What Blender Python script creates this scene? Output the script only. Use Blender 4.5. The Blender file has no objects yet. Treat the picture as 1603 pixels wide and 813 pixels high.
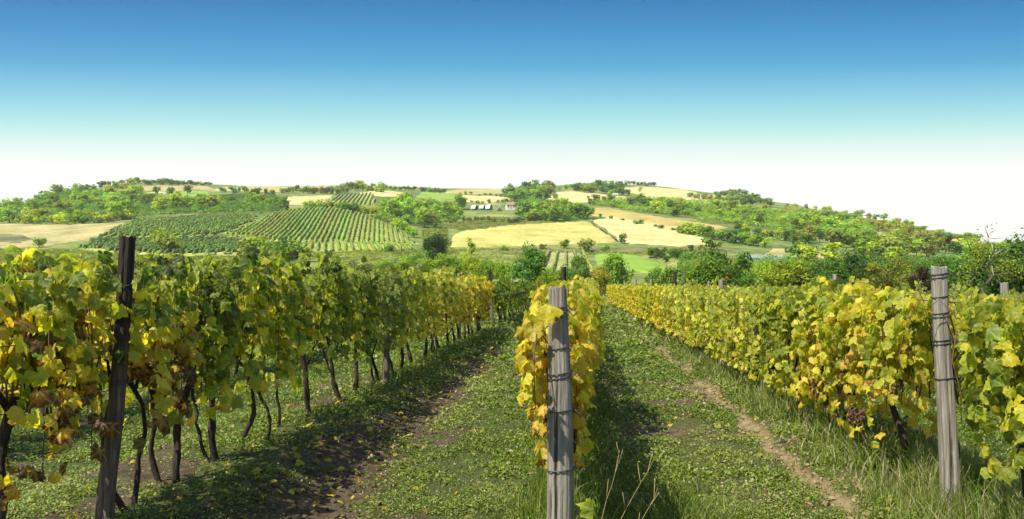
import bpy, math
import numpy as np
from mathutils import Vector, Matrix, geometry

S = bpy.context.scene
COL = S.collection
rad = math.radians

# ------------------------------------------------------------------ camera
FPX = 1258.0            # focal length in photo pixels (photo is 1603 x 813)
EYE = 1.6
YAW = rad(4.7)
PITCH = rad(1.75)
cam_data = bpy.data.cameras.new("camera")
cam_data.sensor_width = 36
cam_data.lens = 36 * FPX / 1603
cam_data.clip_start = 0.05
cam_data.clip_end = 30000
cam = bpy.data.objects.new("camera", cam_data)
cam.location = (0, 0, EYE)
cam.rotation_euler = (rad(90) + PITCH, 0, YAW)
COL.objects.link(cam)
S.camera = cam

# ------------------------------------------------------------------ sky, sun, exposure
SUN_EL, SUN_AZ = rad(54), math.atan2(-0.70, -0.71)     # azimuth measured from +Y towards +X
sun_dir = Vector((math.sin(SUN_AZ) * math.cos(SUN_EL), math.cos(SUN_AZ) * math.cos(SUN_EL), math.sin(SUN_EL)))
W = bpy.data.worlds.new("World")
S.world = W
W.use_nodes = True
wn, wl = W.node_tree.nodes, W.node_tree.links
wn.clear()
EXPO = 1.22
def math_node(nt, op, a=None, b=None, c=None, clamp=False):
    n = nt.nodes.new("ShaderNodeMath"); n.operation = op; n.use_clamp = clamp
    for i, v in enumerate((a, b, c)):
        if v is None: continue
        if isinstance(v, (int, float)): n.inputs[i].default_value = v
        else: nt.links.new(v, n.inputs[i])
    return n.outputs[0]
def ramp_node(nt, fac, stops, interp='LINEAR'):
    n = nt.nodes.new("ShaderNodeValToRGB"); r = n.color_ramp; r.interpolation = interp
    while len(r.elements) > 1: r.elements.remove(r.elements[-1])
    r.elements[0].position = stops[0][0]; r.elements[0].color = (*stops[0][1], 1)
    for p, c in stops[1:]:
        e = r.elements.new(p); e.color = (*c, 1)
    if fac is not None: nt.links.new(fac, n.inputs[0])
    return n.outputs[0]
def mix_rgb(nt, fac, a, b, mode='MIX'):
    n = nt.nodes.new("ShaderNodeMix"); n.data_type = 'RGBA'; n.blend_type = mode
    for sock, v in ((n.inputs[0], fac), (n.inputs[6], a), (n.inputs[7], b)):
        if isinstance(v, (int, float)): sock.default_value = v
        elif isinstance(v, tuple): sock.default_value = (*v, 1) if len(v) == 3 else v
        else: nt.links.new(v, sock)
    return n.outputs[2]
def srgb(r, g, b):
    f = lambda c: c / 12.92 if c <= 0.04045 else ((c + 0.055) / 1.055) ** 2.4
    return tuple(f(v / 255) for v in (r, g, b))
nt = W.node_tree
tc = wn.new("ShaderNodeTexCoord")
sep = wn.new("ShaderNodeSeparateXYZ"); wl.new(tc.outputs["Generated"], sep.inputs[0])
# the clear band lies level above the hill, whose ridge runs across the direction 4.7 degrees west of the rows
xr = math_node(nt, 'ADD', math_node(nt, 'MULTIPLY', sep.outputs[0], math.cos(YAW)), math_node(nt, 'MULTIPLY', sep.outputs[1], math.sin(YAW)))
yr = math_node(nt, 'SUBTRACT', math_node(nt, 'MULTIPLY', sep.outputs[1], math.cos(YAW)), math_node(nt, 'MULTIPLY', sep.outputs[0], math.sin(YAW)))
x2 = math_node(nt, 'MULTIPLY', xr, xr)
y2 = math_node(nt, 'MULTIPLY', yr, yr)
hyp = math_node(nt, 'SQRT', math_node(nt, 'ADD', y2, math_node(nt, 'MULTIPLY', x2, 0.12)))
tanel = math_node(nt, 'DIVIDE', sep.outputs[2], math_node(nt, 'MAXIMUM', hyp, 0.02))
K = 2 ** -EXPO
def sk(py): return max(0.0, (445 - py) / FPX / 0.5)
def sc(*c): return tuple(v * K for v in srgb(*c))
skyramp = ramp_node(nt, math_node(nt, 'DIVIDE', tanel, 0.5), [
    (0.0, tuple(1.12 * v for v in sc(255, 253, 240))), (sk(310), tuple(1.10 * v for v in sc(255, 255, 246))), (sk(262), tuple(1.04 * v for v in sc(254, 255, 250))),
    (sk(244), sc(242, 254, 249)), (sk(229), sc(228, 251, 246)), (sk(211), sc(200, 245, 238)), (sk(184), sc(168, 230, 235)), (sk(150), sc(134, 207, 231)),
    (sk(100), sc(80, 171, 219)), (sk(50), sc(50, 148, 206)), (sk(0), sc(30, 125, 188)), (sk(-60), sc(26, 110, 174))])
sky = wn.new("ShaderNodeTexSky"); sky.sky_type = 'NISHITA'; sky.sun_disc = False
sky.sun_elevation = SUN_EL; sky.sun_rotation = SUN_AZ; sky.air_density = 1.0; sky.dust_density = 0.6; sky.ozone_density = 1.5
scaled = mix_rgb(nt, 1.0, sky.outputs[0], (0.13, 0.13, 0.13), 'MULTIPLY')
hi = wn.new("ShaderNodeMapRange"); hi.interpolation_type = 'SMOOTHSTEP'
wl.new(tanel, hi.inputs[0]); hi.inputs[1].default_value = 0.38; hi.inputs[2].default_value = 0.9
bg = wn.new("ShaderNodeBackground"); bg.inputs[1].default_value = 1.0
wl.new(mix_rgb(nt, hi.outputs[0], skyramp, scaled), bg.inputs[0])
wo = wn.new("ShaderNodeOutputWorld"); wl.new(bg.outputs[0], wo.inputs[0])
sd = bpy.data.lights.new("sun", 'SUN'); sd.energy = 4.2; sd.angle = rad(0.53); sd.color = (1.0, 0.94, 0.82)
sun = bpy.data.objects.new("sun", sd); sun.rotation_euler = sun_dir.to_track_quat('Z', 'Y').to_euler()
sun.location = (-30, -20, 40); COL.objects.link(sun)
S.view_settings.view_transform = 'Standard'
S.view_settings.look = 'None'
S.view_settings.exposure = EXPO
S.view_settings.gamma = 1
S.view_settings.use_curve_mapping = False
S.cycles.max_bounces = 6
S.cycles.transparent_max_bounces = 8

# ------------------------------------------------------------------ noise and terrain height
_T = np.random.default_rng(5).random((8, 256, 256))
def vnoise(x, y, k=0):
    x = np.asarray(x, float); y = np.asarray(y, float)
    xi = np.floor(x).astype(int); yi = np.floor(y).astype(int)
    fx = x - xi; fy = y - yi
    fx = fx * fx * (3 - 2 * fx); fy = fy * fy * (3 - 2 * fy)
    t = _T[k % 8]
    a = t[xi & 255, yi & 255]; b = t[(xi + 1) & 255, yi & 255]
    c = t[xi & 255, (yi + 1) & 255]; d = t[(xi + 1) & 255, (yi + 1) & 255]
    return (a * (1 - fx) + b * fx) * (1 - fy) + (c * (1 - fx) + d * fx) * fy
def fbm(x, y, k=0, o=4):
    s = 0; a = 1; n = 0
    for i in range(o):
        s = s + a * vnoise(x * 2 ** i + 17.3 * i, y * 2 ** i + 9.1 * i, k + i); n += a; a *= 0.5
    return s / n
def sstep(a, b, x):
    t = np.clip((x - a) / (b - a), 0, 1)
    return t * t * (3 - 2 * t)

# hill profile: for a bearing (photo column), the depth and the image height of the ground there
PROF = {
    -250: [(75, 472), (150, 440), (220, 420), (300, 398), (400, 366), (520, 345), (620, 338)],
    0: [(75, 472), (150, 440), (220, 412), (300, 388), (400, 354), (520, 336), (680, 327)],
    100: [(75, 472), (150, 440), (220, 412), (300, 386), (400, 352), (520, 330), (680, 309), (780, 299)],
    220: [(75, 472), (150, 438), (220, 410), (300, 382), (400, 346), (520, 326), (680, 301), (850, 281)],
    340: [(75, 472), (150, 437), (220, 410), (300, 385), (360, 363), (430, 339), (520, 325), (680, 303), (880, 288)],
    430: [(75, 472), (150, 437), (220, 412), (300, 389), (360, 364), (430, 337), (470, 330), (520, 324), (680, 305), (900, 291)],
    520: [(75, 472), (150, 437), (220, 415), (290, 394), (340, 376), (400, 346), (440, 331), (470, 326), (560, 322), (680, 305), (900, 289)],
    610: [(75, 472), (150, 438), (220, 416), (290, 395), (330, 382), (380, 364), (440, 350), (520, 338), (680, 308), (950, 290)],
    700: [(75, 472), (150, 440), (220, 418), (290, 398), (340, 384), (400, 368), (480, 350), (600, 328), (760, 304), (1000, 294)],
    820: [(75, 472), (120, 455), (160, 440), (220, 416), (290, 398), (350, 385), (480, 350), (600, 327), (720, 312), (1000, 294)],
    930: [(75, 472), (120, 455), (160, 440), (220, 418), (290, 398), (360, 384), (480, 347), (560, 333), (700, 315), (1000, 284)],
    1050: [(75, 472), (120, 456), (160, 442), (220, 424), (290, 398), (350, 384), (470, 352), (580, 334), (720, 316), (1000, 292)],
    1150: [(75, 472), (120, 457), (160, 444), (220, 420), (290, 400), (350, 385), (470, 358), (580, 340), (720, 323), (950, 304)],
    1260: [(75, 472), (120, 458), (160, 445), (220, 422), (290, 402), (370, 386), (470, 368), (580, 350), (720, 332), (880, 320)],
    1400: [(75, 472), (120, 460), (160, 448), (220, 428), (290, 406), (370, 390), (470, 376), (580, 362), (700, 346)],
    1530: [(75, 472), (120, 462), (160, 452), (220, 436), (290, 416), (370, 402), (470, 390), (560, 378)],
    1680: [(75, 472), (120, 464), (160, 455), (220, 442), (290, 428), (370, 418), (470, 412)],
}
_px = np.arange(-300, 1901, 20.0)
_dd = np.arange(60, 1600, 10.0)
def _build_table():
    keys = sorted(PROF)
    cols = []
    for k in keys:
        p = np.array(PROF[k], float)
        z = 1.6 + p[:, 0] * (445 - p[:, 1]) / FPX
        zz = np.interp(_dd, p[:, 0], z)
        over = _dd > p[-1, 0]
        q = _dd[over] - p[-1, 0]
        zz[over] = z[-1] + q * 0.02 - 0.12 * q * q / (q + 150)
        cols.append(zz)
    cols = np.array(cols)
    out = np.array([np.interp(_px, keys, cols[:, j]) for j in range(len(_dd))])     # [d, px]
    for _ in range(2):
        out[1:-1] = (out[:-2] + 2 * out[1:-1] + out[2:]) / 4
        out[:, 1:-1] = (out[:, :-2] + 2 * out[:, 1:-1] + out[:, 2:]) / 4
    return out
_TAB = _build_table()
cy, sy = math.cos(YAW), math.sin(YAW)
def to_cam(x, y):
    return x * cy + y * sy, -x * sy + y * cy       # lateral, depth
def from_cam(l, d):
    return l * cy - d * sy, l * sy + d * cy
ROW_L, ROW_C, ROW_R = -3.05, -0.12, 2.56
def near_h(x, y):
    z = 0.05 * (fbm(x * 0.35, y * 0.35, 1, 3) - 0.5) + 0.03 * (fbm(x * 2.3, y * 2.3, 2, 3) - 0.5)
    j = 0.22 * (vnoise(y * 0.9, y * 0 + 3, 3) - 0.5)
    z = z + 0.13 * sstep(-2.05, -2.45, x + j) * sstep(-4.2, -3.6, x)
    z = z + 0.09 * sstep(1.75, 2.15, x + j) * sstep(3.6, 3.1, x)
    z = z + 0.07 * sstep(-0.6, -0.25, x + j) * sstep(0.45, 0.1, x + j)
    z = z - 0.05 * np.exp(-((x + 1.75 + j) / 0.22) ** 2) - 0.04 * np.exp(-((x - 0.95 + j) / 0.25) ** 2)
    return z
def height(x, y):
    x = np.asarray(x, float); y = np.asarray(y, float)
    l, d = to_cam(x, y)
    px = 801.5 + FPX * l / np.maximum(d, 1.0)
    fi = np.clip((px - _px[0]) / 20.0, 0, len(_px) - 1.001)
    fd = np.clip((d - _dd[0]) / 10.0, 0, len(_dd) - 1.001)
    i = fi.astype(int); k = fd.astype(int); a = fi - i; b = fd - k
    far = (_TAB[k, i] * (1 - a) + _TAB[k, i + 1] * a) * (1 - b) + (_TAB[k + 1, i] * (1 - a) + _TAB[k + 1, i + 1] * a) * b
    far = far + np.clip(d - 100, 0, 500) * 0.004 * (fbm(x * 0.012, y * 0.012, 4, 3) - 0.5)
    beyond = np.maximum(d - 1590, 0)
    far = np.where(d > 1590, np.maximum(far - beyond * 0.11, -15), np.maximum(far, -15))
    w = sstep(50, 85, d)
    return near_h(x, y) * (1 - w) + far * w

def ray(px, py):
    v = Vector(((px - 801.5) / FPX, (406.5 - py) / FPX, -1.0))
    return cam.rotation_euler.to_matrix() @ v
def ground(px, py, dmin=2.0, dmax=1500):
    """where the line of sight through a photo pixel meets the terrain"""
    v = ray(px, py)
    ds = np.geomspace(dmin, dmax, 1500)
    x, y, z = v.x * ds, v.y * ds, EYE + v.z * ds
    below = z < height(x, y)
    if not below.any(): return None
    k = int(np.argmax(below))
    return float(x[k]), float(y[k])
def at_depth(px, d):
    l = (px - 801.5) / FPX * d
    return from_cam(l, d)
def hz(x, y): return float(height(np.array([x]), np.array([y]))[0])

# ------------------------------------------------------------------ object helpers
def new_mesh(name, parts, mats, smooth=False, attrs=None):
    """parts: list of (verts, faces[, material index]); faces arrays of 3 or 4 columns"""
    me = bpy.data.meshes.new(name)
    Vs, loops, starts, mi, off, ls = [], [], [], [], 0, 0
    for p in parts:
        V, F = np.asarray(p[0], np.float32), np.asarray(p[1], np.int32)
        if len(F) == 0: continue
        Vs.append(V); loops.append((F + off).ravel())
        starts.append(ls + np.arange(len(F)) * F.shape[1]); ls += F.size
        mi.append(np.full(len(F), p[2] if len(p) > 2 else 0, np.int32)); off += len(V)
    V = np.concatenate(Vs); L = np.concatenate(loops).astype(np.int32); st = np.concatenate(starts).astype(np.int32)
    me.vertices.add(len(V)); me.vertices.foreach_set("co", V.ravel())
    me.loops.add(len(L)); me.loops.foreach_set("vertex_index", L)
    me.polygons.add(len(st)); me.polygons.foreach_set("loop_start", st)
    me.polygons.foreach_set("material_index", np.concatenate(mi))
    me.polygons.foreach_set("use_smooth", np.full(len(st), smooth))
    for k, (typ, arr) in (attrs or {}).items():
        a = me.attributes.new(k, typ, 'POINT')
        a.data.foreach_set("color" if typ == 'FLOAT_COLOR' else "value", np.asarray(arr, np.float32).ravel())
    for m in (mats if isinstance(mats, (list, tuple)) else [mats]): me.materials.append(m)
    me.update(calc_edges=True)
    return me
def obj(name, me, parent=None, loc=(0, 0, 0), color=None):
    o = bpy.data.objects.new(name, me)
    o.location = loc
    if parent is not None: o.parent = parent
    if color is not None: o.color = (*color, 1) if len(color) == 3 else color
    COL.objects.link(o)
    return o
def tag(o, label=None, cat=None, group=None, kind=None):
    if label: o["label"] = label
    if cat: o["category"] = cat
    if group: o["group"] = group
    if kind: o["kind"] = kind
    return o
def thing(name, label, cat, loc, group=None, rotz=0.0):
    o = obj(name, None, None, loc); o.rotation_euler = (0, 0, rotz); o.empty_display_size = 0.2
    return tag(o, label, cat, group)

def tube(path, radii, sides=8, rng=None, rough=0.0):
    P = np.asarray(path, float); n = len(P)
    R = np.broadcast_to(np.asarray(radii, float), (n,)).copy()
    P = np.concatenate([P[:1], P, P[-1:]]); R = np.concatenate([[R[0] * 0.02], R, [R[-1] * 0.02]])
    n += 2
    Tn = np.gradient(np.concatenate([P[1:2] - (P[2:3] - P[1:2]) * 1e-3, P[1:-1], P[-2:-1] + (P[-2:-1] - P[-3:-2]) * 1e-3]) , axis=0)
    Tn /= np.linalg.norm(Tn, axis=1)[:, None] + 1e-12
    ref = np.array([1.0, 0, 0]) if abs(Tn[1][0]) < 0.8 else np.array([0, 1.0, 0])
    U = np.zeros_like(P); Vv = np.zeros_like(P)
    u = ref
    for i in range(n):
        u = u - Tn[i] * np.dot(u, Tn[i]); u = u / (np.linalg.norm(u) + 1e-12)
        U[i] = u; Vv[i] = np.cross(Tn[i], u)
    a = np.arange(sides) / sides * 2 * np.pi
    rr = np.repeat(R[:, None], sides, 1)
    if rng is not None and rough > 0:
        rr = rr * (1 + rough * rng.normal(0, 1, rr.shape).clip(-1.6, 1.6))
    pts = P[:, None, :] + rr[..., None] * (np.cos(a)[None, :, None] * U[:, None, :] + np.sin(a)[None, :, None] * Vv[:, None, :])
    i = np.arange(n - 1)[:, None] * sides; j = np.arange(sides)[None, :]; j2 = (j + 1) % sides
    F = np.stack([i + j, i + j2, i + sides + j2, i + sides + j], -1).reshape(-1, 4)
    return pts.reshape(-1, 3), F
def box(x0, x1, y0, y1, z0, z1):
    V = np.array([(x, y, z) for z in (z0, z1) for y in (y0, y1) for x in (x0, x1)], float)
    F = np.array([(0, 2, 3, 1), (4, 5, 7, 6), (0, 1, 5, 4), (2, 6, 7, 3), (0, 4, 6, 2), (1, 3, 7, 5)])
    return V, F
def frames(N, Tdir):
    """rotation matrices whose columns are (side, tip, normal) from normals and tip directions"""
    N = N / (np.linalg.norm(N, axis=1)[:, None] + 1e-9)
    Tdir = Tdir - N * (N * Tdir).sum(1)[:, None]
    Tdir = Tdir / (np.linalg.norm(Tdir, axis=1)[:, None] + 1e-9)
    Sd = np.cross(Tdir, N)
    return np.stack([Sd, Tdir, N], -1)
def scatter(tv, tf, pos, M, scale):
    """copies of a template (tv, tf): verts and faces"""
    n = len(pos)
    V = np.einsum('nij,kj->nki', M, tv) * scale[:, None, None] + pos[:, None, :]
    F = tf[None] + (np.arange(n) * len(tv))[:, None, None]
    return V.reshape(-1, 3), F.reshape(-1, tf.shape[1])

# ------------------------------------------------------------------ materials
def mat(name):
    m = bpy.data.materials.new(name); m.use_nodes = True
    t = m.node_tree; t.nodes.clear()
    out = t.nodes.new("ShaderNodeOutputMaterial")
    return m, t, out
def principled(t, color, rough=0.8, spec=0.3, normal=None):
    b = t.nodes.new("ShaderNodeBsdfPrincipled")
    if isinstance(color, tuple): b.inputs["Base Color"].default_value = (*color, 1)
    else: t.links.new(color, b.inputs["Base Color"])
    if isinstance(rough, (int, float)): b.inputs["Roughness"].default_value = rough
    else: t.links.new(rough, b.inputs["Roughness"])
    b.inputs["Specular IOR Level"].default_value = spec
    if normal is not None: t.links.new(normal, b.inputs["Normal"])
    return b.outputs[0]
def noise(t, vec, scale, detail=4, rough=0.55):
    n = t.nodes.new("ShaderNodeTexNoise"); n.inputs["Scale"].default_value = scale
    n.inputs["Detail"].default_value = detail; n.inputs["Roughness"].default_value = rough
    if vec is not None: t.links.new(vec, n.inputs["Vector"])
    return n.outputs[0]
def coords(t, kind="Object", scale=None):
    c = t.nodes.new("ShaderNodeTexCoord").outputs[kind]
    if scale is None: return c
    m = t.nodes.new("ShaderNodeMapping"); m.inputs["Scale"].default_value = scale
    t.links.new(c, m.inputs[0]); return m.outputs[0]
def position(t, scale=None):
    c = t.nodes.new("ShaderNodeNewGeometry").outputs["Position"]
    if scale is None: return c
    m = t.nodes.new("ShaderNodeMapping"); m.inputs["Scale"].default_value = scale
    t.links.new(c, m.inputs[0]); return m.outputs[0]
def bump(t, h, strength=0.5, dist=0.02):
    b = t.nodes.new("ShaderNodeBump"); b.inputs["Strength"].default_value = strength; b.inputs["Distance"].default_value = dist
    t.links.new(h, b.inputs["Height"]); return b.outputs[0]
def attr(t, name):
    a = t.nodes.new("ShaderNodeAttribute"); a.attribute_name = name; return a
def leafy(t, out, col, trans=0.35, rough=0.5, spec=0.25, tint=(1.25, 1.15, 0.5), normal=None):
    p = principled(t, col, rough, spec, normal)
    tr = t.nodes.new("ShaderNodeBsdfTranslucent")
    t.links.new(mix_rgb(t, 1.0, col, tint, 'MULTIPLY'), tr.inputs[0])
    mx = t.nodes.new("ShaderNodeMixShader"); mx.inputs[0].default_value = trans
    t.links.new(p, mx.inputs[1]); t.links.new(tr.outputs[0], mx.inputs[2])
    t.links.new(mx.outputs[0], out.inputs[0])

def make_vine_leaf():
    m, t, out = mat("vine_leaf")
    a = attr(t, "lc"); oi = t.nodes.new("ShaderNodeObjectInfo")
    s = t.nodes.new("ShaderNodeSeparateColor"); t.links.new(a.outputs["Color"], s.inputs[0])
    o = t.nodes.new("ShaderNodeSeparateColor"); t.links.new(oi.outputs["Color"], o.inputs[0])
    tt = math_node(t, 'ADD', math_node(t, 'MULTIPLY', math_node(t, 'SUBTRACT', s.outputs[0], 0.5), o.outputs[1]), o.outputs[0])
    blotch = noise(t, coords(t), 28, 3)
    tt = math_node(t, 'ADD', tt, math_node(t, 'MULTIPLY', math_node(t, 'SUBTRACT', blotch, 0.5), 0.22))
    spots = noise(t, coords(t), 75, 3, 0.7)
    sp = ramp_node(t, spots, [(0.60, (0, 0, 0)), (0.70, (1, 1, 1))])
    tt = math_node(t, 'ADD', tt, math_node(t, 'MULTIPLY', math_node(t, 'MULTIPLY', sp, s.outputs[0]), 0.42))
    edge = math_node(t, 'MULTIPLY', math_node(t, 'POWER', s.outputs[1], 4.0), math_node(t, 'MULTIPLY', a.outputs["Alpha"], 0.22))
    tt = math_node(t, 'ADD', tt, edge, clamp=True)
    col = ramp_node(t, tt, [(0.0, (0.026, 0.052, 0.007)), (0.20, (0.088, 0.148, 0.012)), (0.40, (0.20, 0.25, 0.016)), (0.55, (0.39, 0.40, 0.020)),
                            (0.70, (0.60, 0.51, 0.034)), (0.85, (0.58, 0.37, 0.032)), (0.93, (0.30, 0.13, 0.022)), (1.0, (0.10, 0.045, 0.015))])
    geo = t.nodes.new("ShaderNodeNewGeometry")           # the downy underside of a vine leaf is paler and greyer
    col = mix_rgb(t, math_node(t, 'MULTIPLY', geo.outputs["Backfacing"], 0.28), col, (0.30, 0.34, 0.13))
    vein = math_node(t, 'MULTIPLY', s.outputs[2], 0.35)
    col = mix_rgb(t, vein, col, (0.50, 0.50, 0.16))
    br = math_node(t, 'ADD', 0.72, math_node(t, 'MULTIPLY', a.outputs["Alpha"], 0.5))
    col = mix_rgb(t, 1.0, col, br, 'MULTIPLY')
    leafy(t, out, col, 0.58, 0.45, 0.32, (1.5, 1.5, 0.45), bump(t, noise(t, coords(t), 45, 3), 0.5, 0.02))
    return m
VINE_LEAF = make_vine_leaf()
def make_foliage(name, trans=0.46):
    """tree foliage: the crown's own colour is the object's colour"""
    m, t, out = mat(name)
    a = attr(t, "rnd"); oi = t.nodes.new("ShaderNodeObjectInfo")
    f = math_node(t, 'ADD', 1.3, math_node(t, 'MULTIPLY', a.outputs["Fac"], 1.6))
    col = mix_rgb(t, 1.0, oi.outputs["Color"], f, 'MULTIPLY')
    yel = math_node(t, 'MULTIPLY', math_node(t, 'GREATER_THAN', a.outputs["Fac"], 0.88), 0.35)
    col = mix_rgb(t, yel, col, (0.22, 0.20, 0.03))
    col = mix_rgb(t, 1.0, col, (0.98, 1.06, 0.66), 'MULTIPLY')
    leafy(t, out, col, trans, 0.6, 0.12, (1.25, 1.2, 0.4))
    return m
FOLIAGE = make_foliage("tree_foliage")
def make_ground_leaf():
    m, t, out = mat("ground_leaf")
    a = attr(t, "rnd")
    col = ramp_node(t, a.outputs["Fac"], [(0.0, (0.030, 0.050, 0.005)), (0.35, (0.070, 0.114, 0.007)), (0.62, (0.122, 0.180, 0.011)), (0.84, (0.18, 0.225, 0.024)),
                                          (0.93, (0.24, 0.23, 0.11)), (1.0, (0.34, 0.28, 0.15))])
    leafy(t, out, col, 0.28, 0.5, 0.3, (1.2, 1.2, 0.5))
    return m
GROUND_LEAF = make_ground_leaf()
def make_bark(name, dark, light, scale=(18, 18, 3), strength=0.8):
    m, t, out = mat(name)
    n = noise(t, coords(t, "Object", scale), 1.0, 6, 0.65)
    col = ramp_node(t, n, [(0.3, dark), (0.7, light)])
    t.links.new(principled(t, col, 0.9, 0.15, bump(t, n, strength, 0.02)), out.inputs[0])
    return m
VINE_BARK = make_bark("vine_bark", (0.012, 0.009, 0.007), (0.075, 0.055, 0.040), (60, 60, 9), 1.0)
CANE = make_bark("vine_cane", (0.06, 0.032, 0.016), (0.16, 0.09, 0.045), (40, 40, 6), 0.3)
TREE_BARK = make_bark("tree_bark", (0.035, 0.028, 0.02), (0.14, 0.11, 0.08), (9, 9, 2), 0.6)
PALE_BARK = make_bark("pale_dead_wood", (0.22, 0.19, 0.15), (0.48, 0.43, 0.36), (9, 9, 2), 0.6)
def make_post_wood(name, dark, mid, light, top_dark=0.0):
    m, t, out = mat(name)
    g = noise(t, coords(t, "Object", (55, 55, 2.2)), 1.0, 7, 0.7)
    g2 = noise(t, coords(t, "Object", (9, 9, 1.6)), 1.0, 4, 0.6)
    col = ramp_node(t, g, [(0.28, dark), (0.5, mid), (0.75, light)])
    col = mix_rgb(t, math_node(t, 'MULTIPLY', g2, 0.55), col, tuple(c * 0.55 for c in mid))
    crack = noise(t, coords(t, "Object", (30, 30, 0.8)), 1.0, 4, 0.6)
    cf = ramp_node(t, crack, [(0.35, (1, 1, 1)), (0.41, (0, 0, 0))])
    col = mix_rgb(t, math_node(t, 'MULTIPLY', cf, 0.85), col, (0.02, 0.016, 0.012))
    if top_dark > 0:                                   # colour darkens over the upper length of the post
        s = t.nodes.new("ShaderNodeSeparateXYZ"); t.links.new(coords(t), s.inputs[0])
        mr = t.nodes.new("ShaderNodeMapRange"); t.links.new(math_node(t, 'ADD', s.outputs[2], math_node(t, 'MULTIPLY', g2, 0.5)), mr.inputs[0])
        mr.inputs[1].default_value = 1.05; mr.inputs[2].default_value = 1.5
        col = mix_rgb(t, math_node(t, 'MULTIPLY', mr.outputs[0], top_dark), col, (0.022, 0.018, 0.015))
    h = math_node(t, 'SUBTRACT', g, math_node(t, 'MULTIPLY', cf, 0.8))
    t.links.new(principled(t, col, 0.92, 0.1, bump(t, h, 0.9, 0.012)), out.inputs[0])
    return m
POST_GREY = make_post_wood("weathered_grey_wood", (0.060, 0.052, 0.040), (0.225, 0.203, 0.160), (0.46, 0.43, 0.35))
POST_BROWN = make_post_wood("dark_brown_wood", (0.04, 0.03, 0.022), (0.13, 0.10, 0.075), (0.30, 0.25, 0.19), 0.85)
def plain(name, c, rough=0.8, spec=0.3, var=0.25, scale=6):
    m, t, out = mat(name)
    n = noise(t, coords(t), scale, 4)
    col = mix_rgb(t, n, tuple(v * (1 - var) for v in c), tuple(min(1, v * (1 + var)) for v in c))
    t.links.new(principled(t, col, rough, spec), out.inputs[0])
    return m
WIRE = plain("dark_wire", (0.035, 0.032, 0.03), 0.5, 0.5)
STRAW = plain("dry_straw", (0.30, 0.25, 0.10), 0.8, 0.2)
GRAPE = plain("shrivelled_grape", (0.10, 0.05, 0.03), 0.6, 0.3, 0.5, 80)

# ground sheet: soil and green cover near, meadow and scrub farther out
def make_ground():
    m, t, out = mat("ground")
    P = position(t)
    a = attr(t, "soil"); b = attr(t, "dry")
    n1 = noise(t, P, 9, 6, 0.65); n2 = noise(t, P, 55, 4, 0.6)
    soil = ramp_node(t, n1, [(0.3, (0.030, 0.021, 0.013)), (0.7, (0.095, 0.068, 0.042))])
    pale = ramp_node(t, n1, [(0.3, (0.10, 0.075, 0.036)), (0.7, (0.22, 0.168, 0.085))])
    soil = mix_rgb(t, b.outputs["Fac"], soil, pale)
    green = ramp_node(t, n2, [(0.3, (0.024, 0.028, 0.010)), (0.55, (0.050, 0.066, 0.018)), (0.8, (0.085, 0.10, 0.03))])
    near = mix_rgb(t, a.outputs["Fac"], green, soil)
    f1 = noise(t, P, 0.03, 6, 0.62); f2 = noise(t, P, 0.35, 5, 0.6)
    far = ramp_node(t, math_node(t, 'ADD', math_node(t, 'MULTIPLY', f1, 0.6), math_node(t, 'MULTIPLY', f2, 0.4)),
                    [(0.36, (0.045, 0.075, 0.018)), (0.47, (0.085, 0.125, 0.026)), (0.55, (0.16, 0.18, 0.045)), (0.64, (0.27, 0.24, 0.09))])
    fw = attr(t, "farw")
    col = mix_rgb(t, fw.outputs["Fac"], near, far)
    h = math_node(t, 'ADD', n1, math_node(t, 'MULTIPLY', n2, 0.5))
    t.links.new(principled(t, col, 0.95, 0.1, bump(t, h, 0.6, 0.03)), out.inputs[0])
    return m
GROUND = make_ground()

def soil_mask(x, y):
    """(bare soil, pale dry soil) between the rows"""
    j = 0.5 * (fbm(x * 0.8, y * 0.8, 5, 3) - 0.5)
    n = fbm(x * 1.6 + 40, y * 1.1, 6, 4)
    left = np.exp(-((x + 1.95 + j) / (0.36 + .3 * sstep(11, 5, y))) ** 2) * sstep(26, 14, y)
    lefttrack = 0.32 * np.exp(-((x + 1.35 + j) / 0.40) ** 2) * sstep(15, 6, y)
    right = np.exp(-((x - 1.92 + j * 0.6) / 0.09) ** 2) * sstep(34, 20, y) * sstep(4.7, 6.4, y)
    rtrack = 0.45 * np.exp(-((x - 1.35 + j) / 0.35) ** 2) * sstep(18, 7, y)
    ctrack = 0.22 * np.exp(-((x - 0.75 + j) / 0.3) ** 2) * sstep(20, 10, y)
    patch = sstep(0.60, 0.74, n) * 0.7
    w = np.clip(np.maximum.reduce([left * 1.1, lefttrack, right * (.35 + 1.3 * sstep(.40, .62, fbm(x * 1.3 + 7, y * .9, 2, 3))), rtrack, ctrack, patch]) * (0.35 + 1.3 * n), 0, 1)
    return w, np.clip(right * 1.2 + 0.55 * rtrack, 0, 1)

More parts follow.
